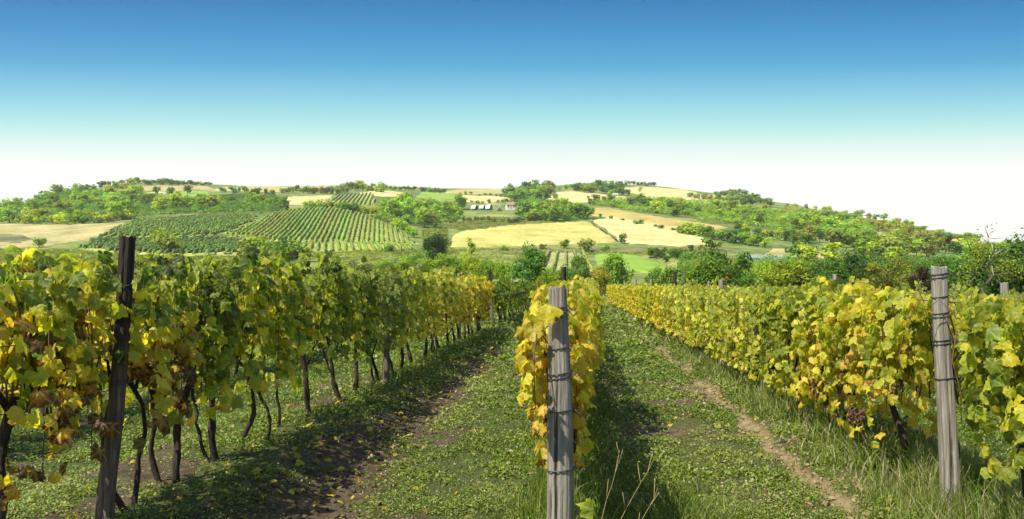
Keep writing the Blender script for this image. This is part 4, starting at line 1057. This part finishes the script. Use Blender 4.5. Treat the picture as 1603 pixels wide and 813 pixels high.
def vine(kind, x, y, label, group, seed, color, trunks=None, scale=1.0, custom=None, zoff=0.0):
    global foot_xy
    rng = np.random.default_rng(seed)
    d = math.hypot(x, y)
    level = 0 if d < 10.5 else (1 if d < 22 else 2)
    o = thing("grapevine", label, "grapevine", (x, y, hz(x, y) + zoff), group)
    o.scale = (1, 1, scale)
    if level == 0:
        st = {'left': dict(ztop=1.64, zbot=.48, half=.28, nshoot=16, fill=38, zc=.80, flat=.12, over=.13, lsize=(.042, .082)), 'centre': dict(ztop=1.55, zbot=.42, half=.30, nshoot=17, fill=90, zc=.72),
              'right': dict(ztop=1.46, zbot=.32, half=.34, nshoot=24, fill=190, zc=.70, over=.05, lsize=(.038, .076), flat=.06)}[kind]
        st.update(custom or {})
        foot_xy = (x, y)
        fm, cm = vine_meshes(seed, 0, **st); rot = 0
    else:
        fm, cm = proto(kind, level, int(rng.integers(6))); rot = math.pi if rng.random() < .5 else 0
    f = obj("foliage", fm, o, (0, 0, 0), color); f.rotation_euler = (0, 0, rot)
    if cm: c = obj("canes", cm, o); c.rotation_euler = (0, 0, rot)
    for m in (trunks if trunks is not None else TRUNK_SETS[int(rng.integers(7))]): obj("trunk", m, o)
    return o
def color_noise(row, y): return float(vnoise(np.array([y * .35 + row * 50.]), np.array([row * 9.3]), 2)[0] - .5)

# left row: feet read from the photograph, then regular planting
def gnd(px, py):
    g = ground(px, py, 2.0, 100); return g
LEFT_FEET = [None, (197, 800), (302, 755), (392, 725), (452, 695), (503, 668), (541, 651), (585, 629)]
ys = []
for i, f in enumerate(LEFT_FEET):
    ys.append(4.15 if f is None else gnd(*f)[1])
while ys[-1] < 25.0: ys.append(ys[-1] + .95)
left_text = ["big leafy vine with brown and yellow leaves at the left edge of view", "vine with dark twisted trunk right beside the dark leaning left post",
             "vine on two bowed trunks, next after the left post's vine", "vine on a forked thick and thin trunk, third right of the left post",
             "vine on two trunks meeting above like an upturned V, left row", "vine on one thin trunk, just right of the upturned V vine",
             "vine with a hooked thick trunk and a thin shoot in left row", "dense green vine before the second left row post"]
def two(a, b): return [a, b]
LEFT_TRUNKS = {0: [trunk_mesh(61, (0, .02, .85), (0, 0), .04, .05)], 1: two(trunk_mesh(62, (-.02, -.08, .9), (.08, .02), .022, .05), trunk_mesh(63, (.03, .02, .85), (.04, .08), .02, .03)),
               2: two(trunk_mesh(64, (-.10, -.08, .72), (-.02, -.02), .026, .04), trunk_mesh(65, (.16, .06, .78), (.05, .02), .034, .04)), 3: two(trunk_mesh(66, (-.02, -.02, .80), (.07, .02), .036, .03), trunk_mesh(67, (-.12, -.06, .7), (.03, -.02), .018, .03)),
               4: two(trunk_mesh(68, (.0, .0, .74), (-.09, -.06), .028, .04), trunk_mesh(69, (.02, .02, .85), (.13, .08), .018, .04)), 5: [trunk_mesh(70, (0, .02, .8), (-.02, -.03), .018, .06)],
               6: two(trunk_mesh(71, (-.05, -.02, .78), (.04, .02), .038, .06), trunk_mesh(72, (.08, .08, .75), (.06, .03), .015, .07)), 7: two(trunk_mesh(73, (-.06, -.05, .8), (.08, .05), .032, .03), trunk_mesh(74, (-.14, -.05, .7), (.06, .05), .016, .04))}
lpost = gnd(160, 822)
rpost = gnd(1489, 802)
def clear(post_xy, x, y, lx, lz, share): return ((post_xy[0] - x, post_xy[1] - y, lx, lz), share)
LCOL = {0: (.54, 1.75), 1: (.48, 1.6), 2: (.33, 1.3), 3: (.42, 1.3), 4: (.36, 1.15), 5: (.39, 1.15), 6: (.32, 1.1), 7: (.27, .95)}
for i, y in enumerate(ys):
    if i in LCOL: c = LCOL[i]
    else:
        b = .27 + .42 * float(sstep(12.5, 17.5, y)) + .25 * color_noise(1, y); c = (b, 1.0)
    lab = left_text[i] if i < len(left_text) else ("vine in the greener middle stretch of the left row" if y < 15.5 else "golden leaved vine toward the far end of the left row")
    grp = "vines of the left row" if i < 8 else ("green vines of the left row" if y < 15.5 else "golden vines of the left row")
    xx = ROW_L if i not in (1,) else ROW_L + .1
    vine('left', xx, y, lab, grp, 1000 + i, (c[0], c[1], 0), LEFT_TRUNKS.get(i), 1.0 - .07 * float(sstep(16, 27, y)),
         {k: dict(v, avoid=clear(lpost, xx, y, .13, 1.8, .38)) if k < 2 else v for k, v in {0: dict(ztop=1.60, zbot=.40, nshoot=23, fill=50, L=1.2, half=.27, low=.42, over=.07, flat=.06), 1: dict(ztop=1.56, zbot=.50, nshoot=15, fill=35, low=.4), 2: dict(ztop=1.64, zbot=.47, nshoot=20, fill=50, L=1.15, low=.3, over=.05, flat=.08)}.items()}.get(i))
y = 29.2
while y < 58:
    vine('left', ROW_L + .1, y, "vine in the separate far block of the left row", "vines of the far left block", 1100 + int(y * 3), (.36 + .25 * color_noise(1, y), 1.0, 0), None, .88)
    y += 1.25
# second row to the left, seen under and through the first
y = 6.5
while y < 26:
    vine('left', -6.05, y, "vine of the hidden row beyond the left row, glimpsed through gaps", "vines of the row beyond the left row", 1200 + int(y * 3), (.42 + .25 * color_noise(2, y), 1.1, 0), None, .98)
    y += 1.2
# centre row behind the front post
cpost = gnd(877, 884)
ROW_CX = cpost[0]
y = cpost[1] + .55; i = 0
while y < 34:
    lab = ("bright yellow vine right behind the front weathered post" if i == 0 else f"yellow vine of the middle row, {ORD[i]} behind the front post" if i < 5 else "yellow vine of the middle row mostly hidden behind the front post")
    vine('centre', ROW_CX - .03, y, lab, "vines of the middle row", 1300 + i, (.67 + .1 * color_noise(3, y), .62, 0), None, .97 + .02 * (i < 2),
         dict(half=.12, lsize=(.042, .078), zbot=.42, ztop=1.42, nshoot=20, fill=80, over=.1, L=.9, low=.34) if i == 0 else (dict(half=.13, lsize=(.042, .078), ztop=1.43) if i < 4 else None))
    y += .95 if i < 8 else 1.2; i += 1
# right row
rpost = gnd(1489, 802)
y = rpost[1] - .62; i = 0
right_text = ["big yellow green vine at the right edge of view", "leafy vine with exposed stubby trunk left of the right post", "golden yellow vine with brown dried grapes, second left of the right post", "yellow vine with low hanging leaves, third left of the right post",
              "green leaved vine left of the golden vine in right row", "yellow green vine, fifth left of the right post", "yellow green vine, sixth left of the right post", "dense yellow green vine, seventh left of the right post"]
RCOL = [(.55, .95), (.58, .95), (.67, .85), (.62, .9), (.43, .95), (.45, .95), (.49, .9), (.50, .85)]
RVINES = []
while y < 62:
    c = RCOL[i] if i < len(RCOL) else (.53 + .11 * float(sstep(15, 35, y)) + .22 * color_noise(4, y), .8)
    lab = right_text[i] if i < len(right_text) else ("yellowing vine in the middle stretch of the right row" if y < 26 else "yellow vine near the far end of the right row")
    grp = "vines of the right row" if i < 8 else ("yellowing vines of the right row" if y < 26 else "far yellow vines of the right row")
    v = vine('right', ROW_R + (0.05 if i == 0 else 0), y, lab, grp, 1400 + i, (c[0], c[1], 0), None, 1.0, {0: dict(zbot=.48, low=.08, L=1.15, nshoot=26, fill=190, ybias=-.1, avoid=clear(rpost, ROW_R + .05, y, -.05, 1.6, .97)), 1: dict(zbot=.55, nshoot=16, fill=60, ybias=.1, avoid=clear(rpost, ROW_R, y, -.05, 1.6, .97))}.get(i))
    RVINES.append(v)
    y += (.98 if y < 24 else 1.25); i += 1
# rows farther right
for rx, y0, y1, lb, gp in ((5.25, 9.5, 50, "vine top of the second row to the right, showing over the right row", "vines of the second right row"), (7.95, 18, 56, "vine top of the third row to the right, far behind the right row", "vines of the third right row")):
    y = y0
    while y < y1:
        vine('right', rx, y, lb, gp, 1500 + int(y * 3 + rx), (.50 + .25 * color_noise(rx, y), .85, 0), None, 1.02)
        y += 1.15 if rx < 6 else 1.5

# ------------------------------------------------------------------ posts with wire ties
def post_mesh(path, radii, m, seed, sides=28, seg=26, square=0.0, slant=(0, 0), chip=0.0):
    rng = np.random.default_rng(seed)
    P = np.asarray(path, float); f = np.linspace(0, 1, seg)
    s = np.r_[0, np.cumsum(np.linalg.norm(np.diff(P, axis=0), axis=1))]; s /= s[-1]
    C = np.stack([np.interp(f, s, P[:, q]) for q in range(3)], -1); R = np.interp(f, s, radii)
    for _ in range(2): C[1:-1, :2] = (C[:-2, :2] + C[1:-1, :2] * 2 + C[2:, :2]) / 4
    a = np.arange(sides) / sides * 2 * np.pi
    groove = np.zeros(sides)
    for g in rng.uniform(0, 2 * np.pi, 7):
        dd = np.angle(np.exp(1j * (a - g))); groove -= rng.uniform(.06, .17) * np.exp(-(dd / .10) ** 2)
    sq = 1 / np.maximum(np.abs(np.cos(a)), np.abs(np.sin(a)))
    shape = (1 - square) + square * np.minimum(sq, 1.25) * .9
    rr = R[:, None] * shape[None] * (1 + groove[None] * (0.6 + .8 * rng.random((seg, 1))) + .025 * (fbm(a[None] * 2 + seed, f[:, None] * 12 + seed, seed, 3) - .5) * 2)
    V = np.stack([C[:, 0, None] + np.cos(a) * rr, C[:, 1, None] + np.sin(a) * rr, np.repeat(C[:, 2, None], sides, 1)], -1)
    V[-1, :, 2] += slant[0] * (V[-1, :, 0] - C[-1, 0]) + slant[1] * (V[-1, :, 1] - C[-1, 1]) + rng.normal(0, .006, sides) - chip * (np.cos(a - .5) > .55)
    i = np.arange(seg - 1)[:, None] * sides; j = np.arange(sides)[None]; j2 = (j + 1) % sides
    F = np.stack([i + j, i + j2, i + sides + j2, i + sides + j], -1).reshape(-1, 4)
    cap = np.concatenate([V[-1], [[C[-1, 0], C[-1, 1], V[-1, :, 2].mean() - .004]]])
    Fc = np.array([(q, (q + 1) % sides, sides) for q in range(sides)])
    return new_mesh("post", [(V.reshape(-1, 3), F), (cap, Fc)], m, False), (C, R)
def tie_mesh(c, r, turns, rng, sq=0.0, wire=.0035):
    n = 26 * turns
    a = np.linspace(0, 2 * np.pi * turns, n)
    rr = r * (1.03 + .03 * rng.random(n))
    if sq: rr = rr * ((1 - sq) + sq * np.minimum(1 / np.maximum(np.abs(np.cos(a)), np.abs(np.sin(a))), 1.25) * .9)
    z = c[2] + np.linspace(-.012 * turns, .012 * turns, n) + .006 * np.sin(a * 1.0 + 1)
    P = np.column_stack([c[0] + np.cos(a) * rr, c[1] + np.sin(a) * rr, z])
    tail = P[-1] + np.array([[.01, -.012, -.01], [.03, -.03, -.03], [.05, -.02, -.01]])
    return new_mesh("wire_tie", [tube(np.concatenate([P, tail]), wire, 5)], WIRE, True)
def post(x, y, path, radii, m, label, seed, ties=(), square=0.0, slant=(0, 0), chip=0.0, group=None, sides=28, seg=26):
    me, (C, R) = post_mesh(path, radii, m, seed, sides, seg, square, slant, chip)
    o = obj("wooden_post", me, None, (x, y, hz(x, y))); tag(o, label, "post", group)
    rng = np.random.default_rng(seed)
    for z, n in ties:
        k = int(np.argmin(abs(C[:, 2] - z)))
        obj("wire_tie", tie_mesh((C[k, 0], C[k, 1], z), R[k], n, rng, square), o)
    return o
post(*cpost, [(0, 0, -.15), (.004, 0, .5), (0, 0, .9), (-.006, 0, 1.2), (-.012, 0, 1.52)], [.076, .075, .070, .060, .050], POST_GREY,
     "thick weathered grey front post with wire ties in the middle of the view", 21, [(.52, 1), (.84, 1), (1.03, 2), (1.18, 1), (1.36, 2), (1.40, 1)], .12, (.18, .05), .02)
post(*rpost, [(0, 0, -.15), (-.005, 0, .35), (-.03, 0, .9), (-.045, 0, 1.2), (-.05, 0, 1.62)], [.066, .060, .054, .050, .050], POST_GREY,
     "grey square topped post with wire ties in the right row", 33, [(.88, 1), (1.12, 2), (1.30, 2), (1.56, 2), (1.42, 1)], .5, (0, .05))
lpost = gnd(160, 822)
post(*lpost, [(0, 0, -.15), (.02, 0, .2), (.065, 0, .55), (.10, 0, 1.0), (.12, 0, 1.4), (.135, 0, 1.76)], [.060, .053, .048, .046, .046, .046], POST_BROWN,
     "dark leaning curved post with blackened top in the left row", 45, [(.62, 3), (.86, 2), (1.45, 1)], 0.0, (0, 0))
x, y = gnd(617, 601)
post(x - .12, y, [(0, 0, -.1), (0, 0, .8), (-.03, 0, 1.38)], [.055, .05, .045], POST_BROWN, "second post of the left row, standing in the green vines", 46, [(.7, 1)], 0, (0, 0), 0, None, 14, 10)
for k, (xx, yy, top, lean, lb) in enumerate([
        (ROW_L, 20.5, 1.75, 0, "third post of the left row, wrapped in golden vines"),
        (ROW_L + .1, 27.8, 1.95, -.12, "thin tilted post at the gap in the left row"),
        (ROW_L + .1, 36, 1.75, 0, "post in the far block of the left row, first"), (ROW_L + .1, 44, 1.78, 0, "post in the far block of the left row, second"),
        (ROW_CX - .16, 14.6, 1.83, 0, "dark post directly behind the front post"), (ROW_CX + .06, 24, 1.80, 0, "small dark post right behind the front posts"),
        (ROW_R - .05, 14.4, 1.58, 0, "pale topped second post of the right row"), (ROW_R - .05, 21.2, 1.82, 0, "dark third post rising from the right row"),
        (ROW_R - .05, 28, 1.66, 0, "fourth post of the right row"), (ROW_R - .05, 35.6, 1.72, 0, "pale fifth post of the right row"), (ROW_R - .05, 44, 1.68, 0, "sixth post of the right row"), (ROW_R, 52, 1.70, 0, "seventh post of the right row"),
        (5.25, 10.4, 1.62, 0, "pale post top in second right row, right of the right post"), (5.2, 16.8, 1.80, 0, "grey post of the second right row, left of the orange tree"), (5.25, 24, 1.72, 0, "second grey post of the second right row"), (5.25, 33, 1.72, 0, "third post of the second right row"),
        (-6.05, 11.6, 1.75, 0, "dark post of the hidden row behind the left vines")]):
    post(xx, yy, [(0, 0, -.1), (lean * .4, 0, .9), (lean, 0, top)], [.056, .052, .047], POST_BROWN if "dark" in lb or "tilted" in lb else POST_GREY, lb, 60 + k, [(top * .72, 1)], .2, (.1, 0), 0, None, 14, 10)

# trellis wires: each strung along a row
def wire(x, z, y0, y1, label, group):
    ysr = np.arange(y0, y1, 1.2)
    zz = height(np.full(len(ysr), x), ysr) * .3 + z - .015 * np.abs(np.sin(ysr * .4)); 
    tag(obj("trellis_wire", new_mesh("trellis_wire", [tube(np.column_stack([np.full(len(ysr), x) , ysr, zz]), .003, 5)], WIRE, True)), label, "wire", group)
for z, w_ in ((.80, "lowest"), (1.15, "second"), (1.34, "third"), (1.50, "top")): wire(ROW_L + .08, z + .1, 2.5, 28, f"{w_} trellis wire of the left row", "left row wires")
for z, w_ in ((.62, "lowest"), (.90, "second"), (1.15, "third"), (1.38, "top")): wire(ROW_CX, z, cpost[1] + .05, 34, f"{w_} trellis wire of the middle row", "middle row wires")
for z, w_ in ((.70, "lowest"), (.97, "second"), (1.18, "third"), (1.40, "top")): wire(ROW_R - .03, z + .06, 3, 60, f"{w_} trellis wire of the right row", "right row wires")

# ------------------------------------------------------------------ ground cover
def in_view(x, y, margin=1.14):
    l, d = to_cam(x, y)
    return (d > 2.0) & (np.abs(l) < d * 0.637 * margin + 1.2)
def cover():
    rng = np.random.default_rng(3)
    tv = np.array([(-.5, 0, .05), (0, -.55, 0), (.5, .0, .05), (.05, .6, -.12)])
    parts, rn = [], []
    for y0, y1, dens, s0, s1 in ((3.2, 6.5, 10000, .006, .018), (6.5, 10, 5500, .010, .026), (10, 16, 2000, .017, .038), (16, 28, 480, .035, .08), (28, 62, 110, .07, .15)):
        w = y1 * .78 + 1
        n = int(dens * (y1 - y0) * 2 * w)
        x = rng.uniform(-w, w, n); y = rng.uniform(y0, y1, n)
        k = in_view(x, y); x, y = x[k], y[k]
        so, dr = soil_mask(x, y)
        clump = fbm(x * 3.1, y * 3.1, 1, 3)
        k = rng.random(len(x)) < (1 - .93 * so) * (.10 + 1.5 * sstep(.38, .62, clump))
        x, y, so, clump = x[k], y[k], so[k], clump[k]; n = len(x)
        z = height(x, y) + rng.random(n) ** 1.5 * (.05 + s0) * (.5 + clump)
        N = rng.normal(0, .55, (n, 3)) + np.array([0, 0, 1.0])
        M = frames(N, rng.normal(0, 1, (n, 3))); M[:, :, 0] *= rng.uniform(.35, 1.1, n)[:, None]
        V, F = scatter(tv, np.array([(0, 1, 2, 3)]), np.column_stack([x, y, z]), M, rng.uniform(s0, s1, n) * rng.uniform(.8, 1.5, n))
        parts.append((V, F))
        big = fbm(x * .5, y * .5, 6, 3)
        t = np.clip(.18 + .75 * big + rng.normal(0, .17, n) + .1 * (rng.random(n) < .06), 0, .9)
        dry = rng.random(n) < .09 + .14 * so
        t[dry] = rng.uniform(.9, 1, dry.sum())
        rn.append(np.repeat(t, 4))
    tag(obj("ground_cover", new_mesh("ground_cover", parts, GROUND_LEAF, False, {"rnd": ('FLOAT', np.concatenate(rn))})), "low green weeds carpeting the vineyard paths", "weeds", None, "stuff")
cover()
def grass():
    rng = np.random.default_rng(4)
    V_, F_, R_ = [], [], []
    off = 0
    for y0, y1, dens, wd, seg in ((3.2, 6.5, 2600, .0034, 3), (6.5, 11, 1500, .0046, 3), (11, 20, 520, .008, 2), (20, 40, 140, .016, 2), (40, 64, 40, .03, 2)):
        w = y1 * .78 + 1
        n = int(dens * (y1 - y0) * 2 * w)
        x = rng.uniform(-w, w, n); y = rng.uniform(y0, y1, n)
        k = in_view(x, y); x, y = x[k], y[k]
        j = .3 * (fbm(x * .9, y * .9, 2, 3) - .5)
        tall = np.maximum.reduce([.9 * np.exp(-((x - ROW_CX + j) / .38) ** 2), np.exp(-((x - 2.72 + j) / .66) ** 2) * 1.25, .55 * sstep(-1.9, -2.5, x + j) * sstep(-3.6, -2.9, x) * sstep(7, 13, y),
                                  .75 * np.exp(-((x - .55 + j) / .5) ** 2) * sstep(8.5, 5, y), .8 * sstep(5.6, 4.4, y) * sstep(-.2, .6, x), .35 * sstep(2.8, 4.2, x),
                                  .45 * sstep(12, 24, y)])
        so, dr = soil_mask(x, y)
        gap = fbm(x * 2.2 + 9, y * 2.2, 3, 3)
        k = rng.random(len(x)) < np.clip((tall + .34) * (1 - .85 * so * (tall < .7)) * sstep(.30, .55, gap) * 1.1, 0, 1)
        x, y, tall = x[k], y[k], tall[k]; n = len(x)
        h = (.04 + .205 * tall) * rng.uniform(.45, 1.35, n) * (1 if y1 < 12 else .8)
        a = rng.uniform(0, 6.283, n); bend = rng.uniform(.1, .8, n) * h
        dx, dy = np.cos(a), np.sin(a)
        z0 = height(x, y) - .01
        f = np.linspace(0, 1, seg + 1)
        cen = np.stack([x[:, None] + dx[:, None] * bend[:, None] * f ** 2, y[:, None] + dy[:, None] * bend[:, None] * f ** 2, z0[:, None] + h[:, None] * (f - .25 * f ** 2 * bend[:, None] / h[:, None])], -1)
        ww = wd * rng.uniform(.6, 1.4, n)[:, None] * (1 - f ** 1.6 * .92)
        b = rng.uniform(0, 6.283, n); ox, oy = np.cos(b)[:, None] * ww, np.sin(b)[:, None] * ww
        A = cen.copy(); B = cen.copy(); A[..., 0] += ox; A[..., 1] += oy; B[..., 0] -= ox; B[..., 1] -= oy
        V = np.stack([A, B], 2).reshape(n, -1, 3)
        F = np.array([(2 * q, 2 * q + 1, 2 * q + 3, 2 * q + 2) for q in range(seg)])
        V_.append(V.reshape(-1, 3)); F_.append((F[None] + (np.arange(n) * (2 * seg + 2))[:, None, None]).reshape(-1, 4))
        t = np.clip(.30 + .35 * fbm(x * .7, y * .7, 5, 3) + rng.normal(0, .13, n), 0, .88)
        dry = rng.random(n) < .09 + .22 * (x > 1.9) * (tall > .35); t[dry] = rng.uniform(.9, 1, dry.sum())
        R_.append(np.repeat(t, 2 * seg + 2))
    tag(obj("grass", new_mesh("grass", list(zip(V_, F_)), GROUND_LEAF, False, {"rnd": ('FLOAT', np.concatenate(R_))})), "tufts and blades of green grass under the vine rows and paths", "grass", None, "stuff")
grass()
def clods():
    rng = np.random.default_rng(8)
    ico = []
    t = (1 + 5 ** .5) / 2
    v0 = np.array([(-1, t, 0), (1, t, 0), (-1, -t, 0), (1, -t, 0), (0, -1, t), (0, 1, t), (0, -1, -t), (0, 1, -t), (t, 0, -1), (t, 0, 1), (-t, 0, -1), (-t, 0, 1)]) / 1.9
    f0 = np.array([(0, 11, 5), (0, 5, 1), (0, 1, 7), (0, 7, 10), (0, 10, 11), (1, 5, 9), (5, 11, 4), (11, 10, 2), (10, 7, 6), (7, 1, 8), (3, 9, 4), (3, 4, 2), (3, 2, 6), (3, 6, 8), (3, 8, 9), (4, 9, 5), (2, 4, 11), (6, 2, 10), (8, 6, 7), (9, 8, 1)])
    parts, dr = [], []
    m, tt, out = mat("soil_clod")
    n1 = noise(tt, position(tt), 30, 5, .6); a = attr(tt, "dry")
    dark = ramp_node(tt, n1, [(.3, (.03, .021, .013)), (.7, (.095, .068, .042))]); pale = ramp_node(tt, n1, [(.3, (.11, .083, .042)), (.7, (.26, .20, .105))])
    tt.links.new(principled(tt, mix_rgb(tt, a.outputs["Fac"], dark, pale), .95, .1, bump(tt, n1, .8, .01)), out.inputs[0])
    for n, xr, yr, sr, p in ((2200, (1.62, 2.2), (4.2, 26), (.008, .042), 1), (900, (.5, 1.7), (4, 16), (.006, .035), .6), (2600, (-2.5, -1.0), (3.8, 20), (.006, .034), .05), (500, (-1.2, 0), (3.8, 16), (.006, .02), .1)):
        x = rng.uniform(*xr, n); y = yr[0] + (yr[1] - yr[0]) * rng.random(n) ** 1.5
        so, _ = soil_mask(x, y); k = rng.random(n) < so; x, y = x[k], y[k]; n = len(x)
        s = sr[0] + (sr[1] - sr[0]) * rng.random(n) ** 3
        for v in range(3):
            q = slice(v, None, 3)
            tv = v0 * (1 + np.random.default_rng(v).normal(0, .16, (12, 1))) * np.array([1, 1, .7])
            M = frames(rng.normal(0, .4, (len(x[q]), 3)) + np.array([0, 0, 1.]), rng.normal(0, 1, (len(x[q]), 3)))
            V, F = scatter(tv, f0, np.column_stack([x[q], y[q], height(x[q], y[q]) + s[q] * .3]), M, s[q])
            parts.append((V, F)); dr.append(np.full(len(V), p))
    tag(obj("soil_clods", new_mesh("soil_clods", parts, m, False, {"dry": ('FLOAT', np.concatenate(dr))})), "crumbled soil clods along the bare strips of the paths", "soil", None, "stuff")
clods()
def fallen():
    rng = np.random.default_rng(12)
    n = 1420
    x = np.concatenate([rng.normal(-2.3, .5, 900), rng.uniform(-6, 2, 160), rng.normal(ROW_CX, .3, 120), rng.normal(-2.9, .4, 120), rng.normal(2.3, .3, 120)]); y = 3.8 + 16 * rng.random(n) ** 1.3
    pos = np.column_stack([x, y, height(x, y) + rng.uniform(.015, .05, n)])
    me = leaves_mesh("fallen_leaves", 1, pos, rng.normal(0, .35, (n, 3)) + np.array([0, 0, 1.]), rng.normal(0, 1, (n, 3)), rng.uniform(.022, .052, n), np.clip(np.where(rng.random(n) < .55, rng.normal(.93, .05, n), rng.normal(.62, .14, n)), .3, 1), rng)
    tag(obj("fallen_leaves", me, None, (0, 0, 0), (.62, .95, 0)), "yellow and brown vine leaves fallen on the ground", "fallen leaves", None, "stuff")
fallen()

# ------------------------------------------------------------------ small things
def stalk(p0, p1, label, k):
    rng = np.random.default_rng(k)
    a = np.array([*p0, hz(*p0)]); b = np.array(p1); f = np.linspace(0, 1, 9)[:, None]
    P = a + (b - a) * f + np.array([0, 0, .05]) * np.sin(f * np.pi) + rng.normal(0, .004, (9, 3))
    parts = [tube(P, np.linspace(.0018, .0008, 9), 5)]
    for q in (4, 6, 7):
        e = P[q] + (P[q + 1] - P[q]) * .8 + np.array([rng.normal(0, .03), rng.normal(0, .03), .05])
        parts.append(tube(np.array([P[q], e]), [.002, .001], 4))
    tag(obj("straw_stalk", new_mesh("straw_stalk", parts, STRAW, True)), label, "stalk", "dry stalks right of the front post")
def along(px, py, d):
    v = ray(px, py); s = d / math.hypot(v.x, v.y)
    return (v.x * s, v.y * s, EYE + v.z * s)
stalk((.05, 4.35), along(978, 702, 4.55), "dry straw stalk rising steeply right of the front post, leftmost", 1)
stalk((.08, 4.2), along(1025, 722, 4.5), "dry straw stalk slanting right, middle of three by the front post", 2)
stalk((.18, 4.05), along(1030, 766, 4.35), "dry straw stalk lowest of three right of the front post", 3)
def single_leaf(p, nrm, tip, size, t, name, label, seed):
    rng = np.random.default_rng(seed)
    me = leaves_mesh(name, 0, np.array([p]), np.array([nrm], float), np.array([tip], float), np.array([size]), np.array([t]), rng)
    tag(obj(name, me, None, (0, 0, 0), (t, 1, 0)), label, "leaf")
single_leaf(along(858, 478, math.hypot(*cpost) - .10), (.1, -.6, .8), (1, .0, -.45), .085, .58, "vine_leaf", "yellow leaf lying across the top of the front post", 4)
single_leaf(along(929, 800, 4.2), (.8, -.6, .1), (-.15, .1, 1), .075, .40, "vine_leaf", "upright yellow green leaf in the grass right of the front post", 1)

def weed():
    g = gnd(1385, 705)
    o = thing("leafy_weed", "bright green ferny weed under the right row, left of the right post", "weed", (*g, hz(*g)))
    rng = np.random.default_rng(5)
    st, pos, N, T = [], [], [], []
    for i in range(16):
        a = rng.uniform(0, 6.283); L = rng.uniform(.2, .42)
        e = np.array([math.cos(a) * L * .9, math.sin(a) * L * .9, rng.uniform(.2, .42)])
        P = np.array([[0, 0, 0], e * .5 + (0, 0, .08), e]); st.append(tube(P, [.004, .003, .0015], 4))
        for f in np.linspace(.25, 1, 12):
            p = P[0] * (1 - f) ** 2 + 2 * P[1] * f * (1 - f) + P[2] * f ** 2
            for s in (-1, 1):
                side = np.array([-math.sin(a), math.cos(a), 0]) * s
                pos.append(p + side * .025); N.append(np.array([0, 0, 1]) + rng.normal(0, .3, 3)); T.append(side + e * .8 / L * .6)
    pos, N, T = map(np.array, (pos, N, T)); n = len(pos)
    tv = np.array([(-.22, .1, 0), (0, -.5, 0), (.22, .1, 0), (0, .6, -.05)])
    V, F = scatter(tv, np.array([(0, 1, 2, 3)]), pos, frames(N, T), rng.uniform(.05, .08, n))
    obj("leaves", new_mesh("leaves", [(V, F)], GROUND_LEAF, False, {"rnd": ('FLOAT', np.repeat(rng.uniform(.55, .8, n), 4))}), o)
    obj("stems", new_mesh("stems", st, GROUND_LEAF, True, {"rnd": ('FLOAT', np.full(sum(len(q[0]) for q in st), .6))}), o)
weed()
def grapes(parent, p, seed):
    rng = np.random.default_rng(seed)
    n = 42
    f = rng.random(n); a = rng.uniform(0, 6.283, n); r = (1 - f) ** .6 * .042
    pos = np.column_stack([np.cos(a) * r, np.sin(a) * r, -.15 * f]) + np.array(p)
    lat = [(math.cos(k) * math.cos(b), math.sin(k) * math.cos(b), math.sin(b)) for b in (-.8, 0, .8) for k in np.arange(6) * 1.047 + b]
    tv = np.array(lat + [(0, 0, -1), (0, 0, 1)]); F = []
    for r_ in range(2):
        for k in range(6): F += [(r_ * 6 + k, r_ * 6 + (k + 1) % 6, r_ * 6 + 6 + (k + 1) % 6), (r_ * 6 + k, r_ * 6 + 6 + (k + 1) % 6, r_ * 6 + 6 + k)]
    for k in range(6): F += [(18, (k + 1) % 6, k), (19, 12 + k, 12 + (k + 1) % 6)]
    V, Fa = scatter(tv, np.array(F), pos, np.repeat(np.eye(3)[None], n, 0), rng.uniform(.009, .014, n))
    obj("grape_cluster", new_mesh("grape_cluster", [(V, Fa)], GRAPE, True), parent)
for i, (v, dy, z) in enumerate([(1, .1, .78), (1, .25, .85), (2, -.2, .52), (2, .0, .5), (2, .3, .72), (3, .1, .6)]):
    grapes(RVINES[v], (-.30, dy, z), i)

# ------------------------------------------------------------------ air
def haze():
    m, t, out = mat("haze")
    v = t.nodes.new("ShaderNodeVolumePrincipled")
    v.inputs["Color"].default_value = (1.0, 0.98, 0.92, 1); v.inputs["Density"].default_value = 0.00011; v.inputs["Anisotropy"].default_value = 0.2
    t.links.new(v.outputs[0], out.inputs["Volume"])
    tag(obj("haze", new_mesh("haze", [box(-4400, 4400, -4400, 4400, -18, 190)], m)), "thin pale air over the valley and hill", "haze", None, "stuff")
haze()
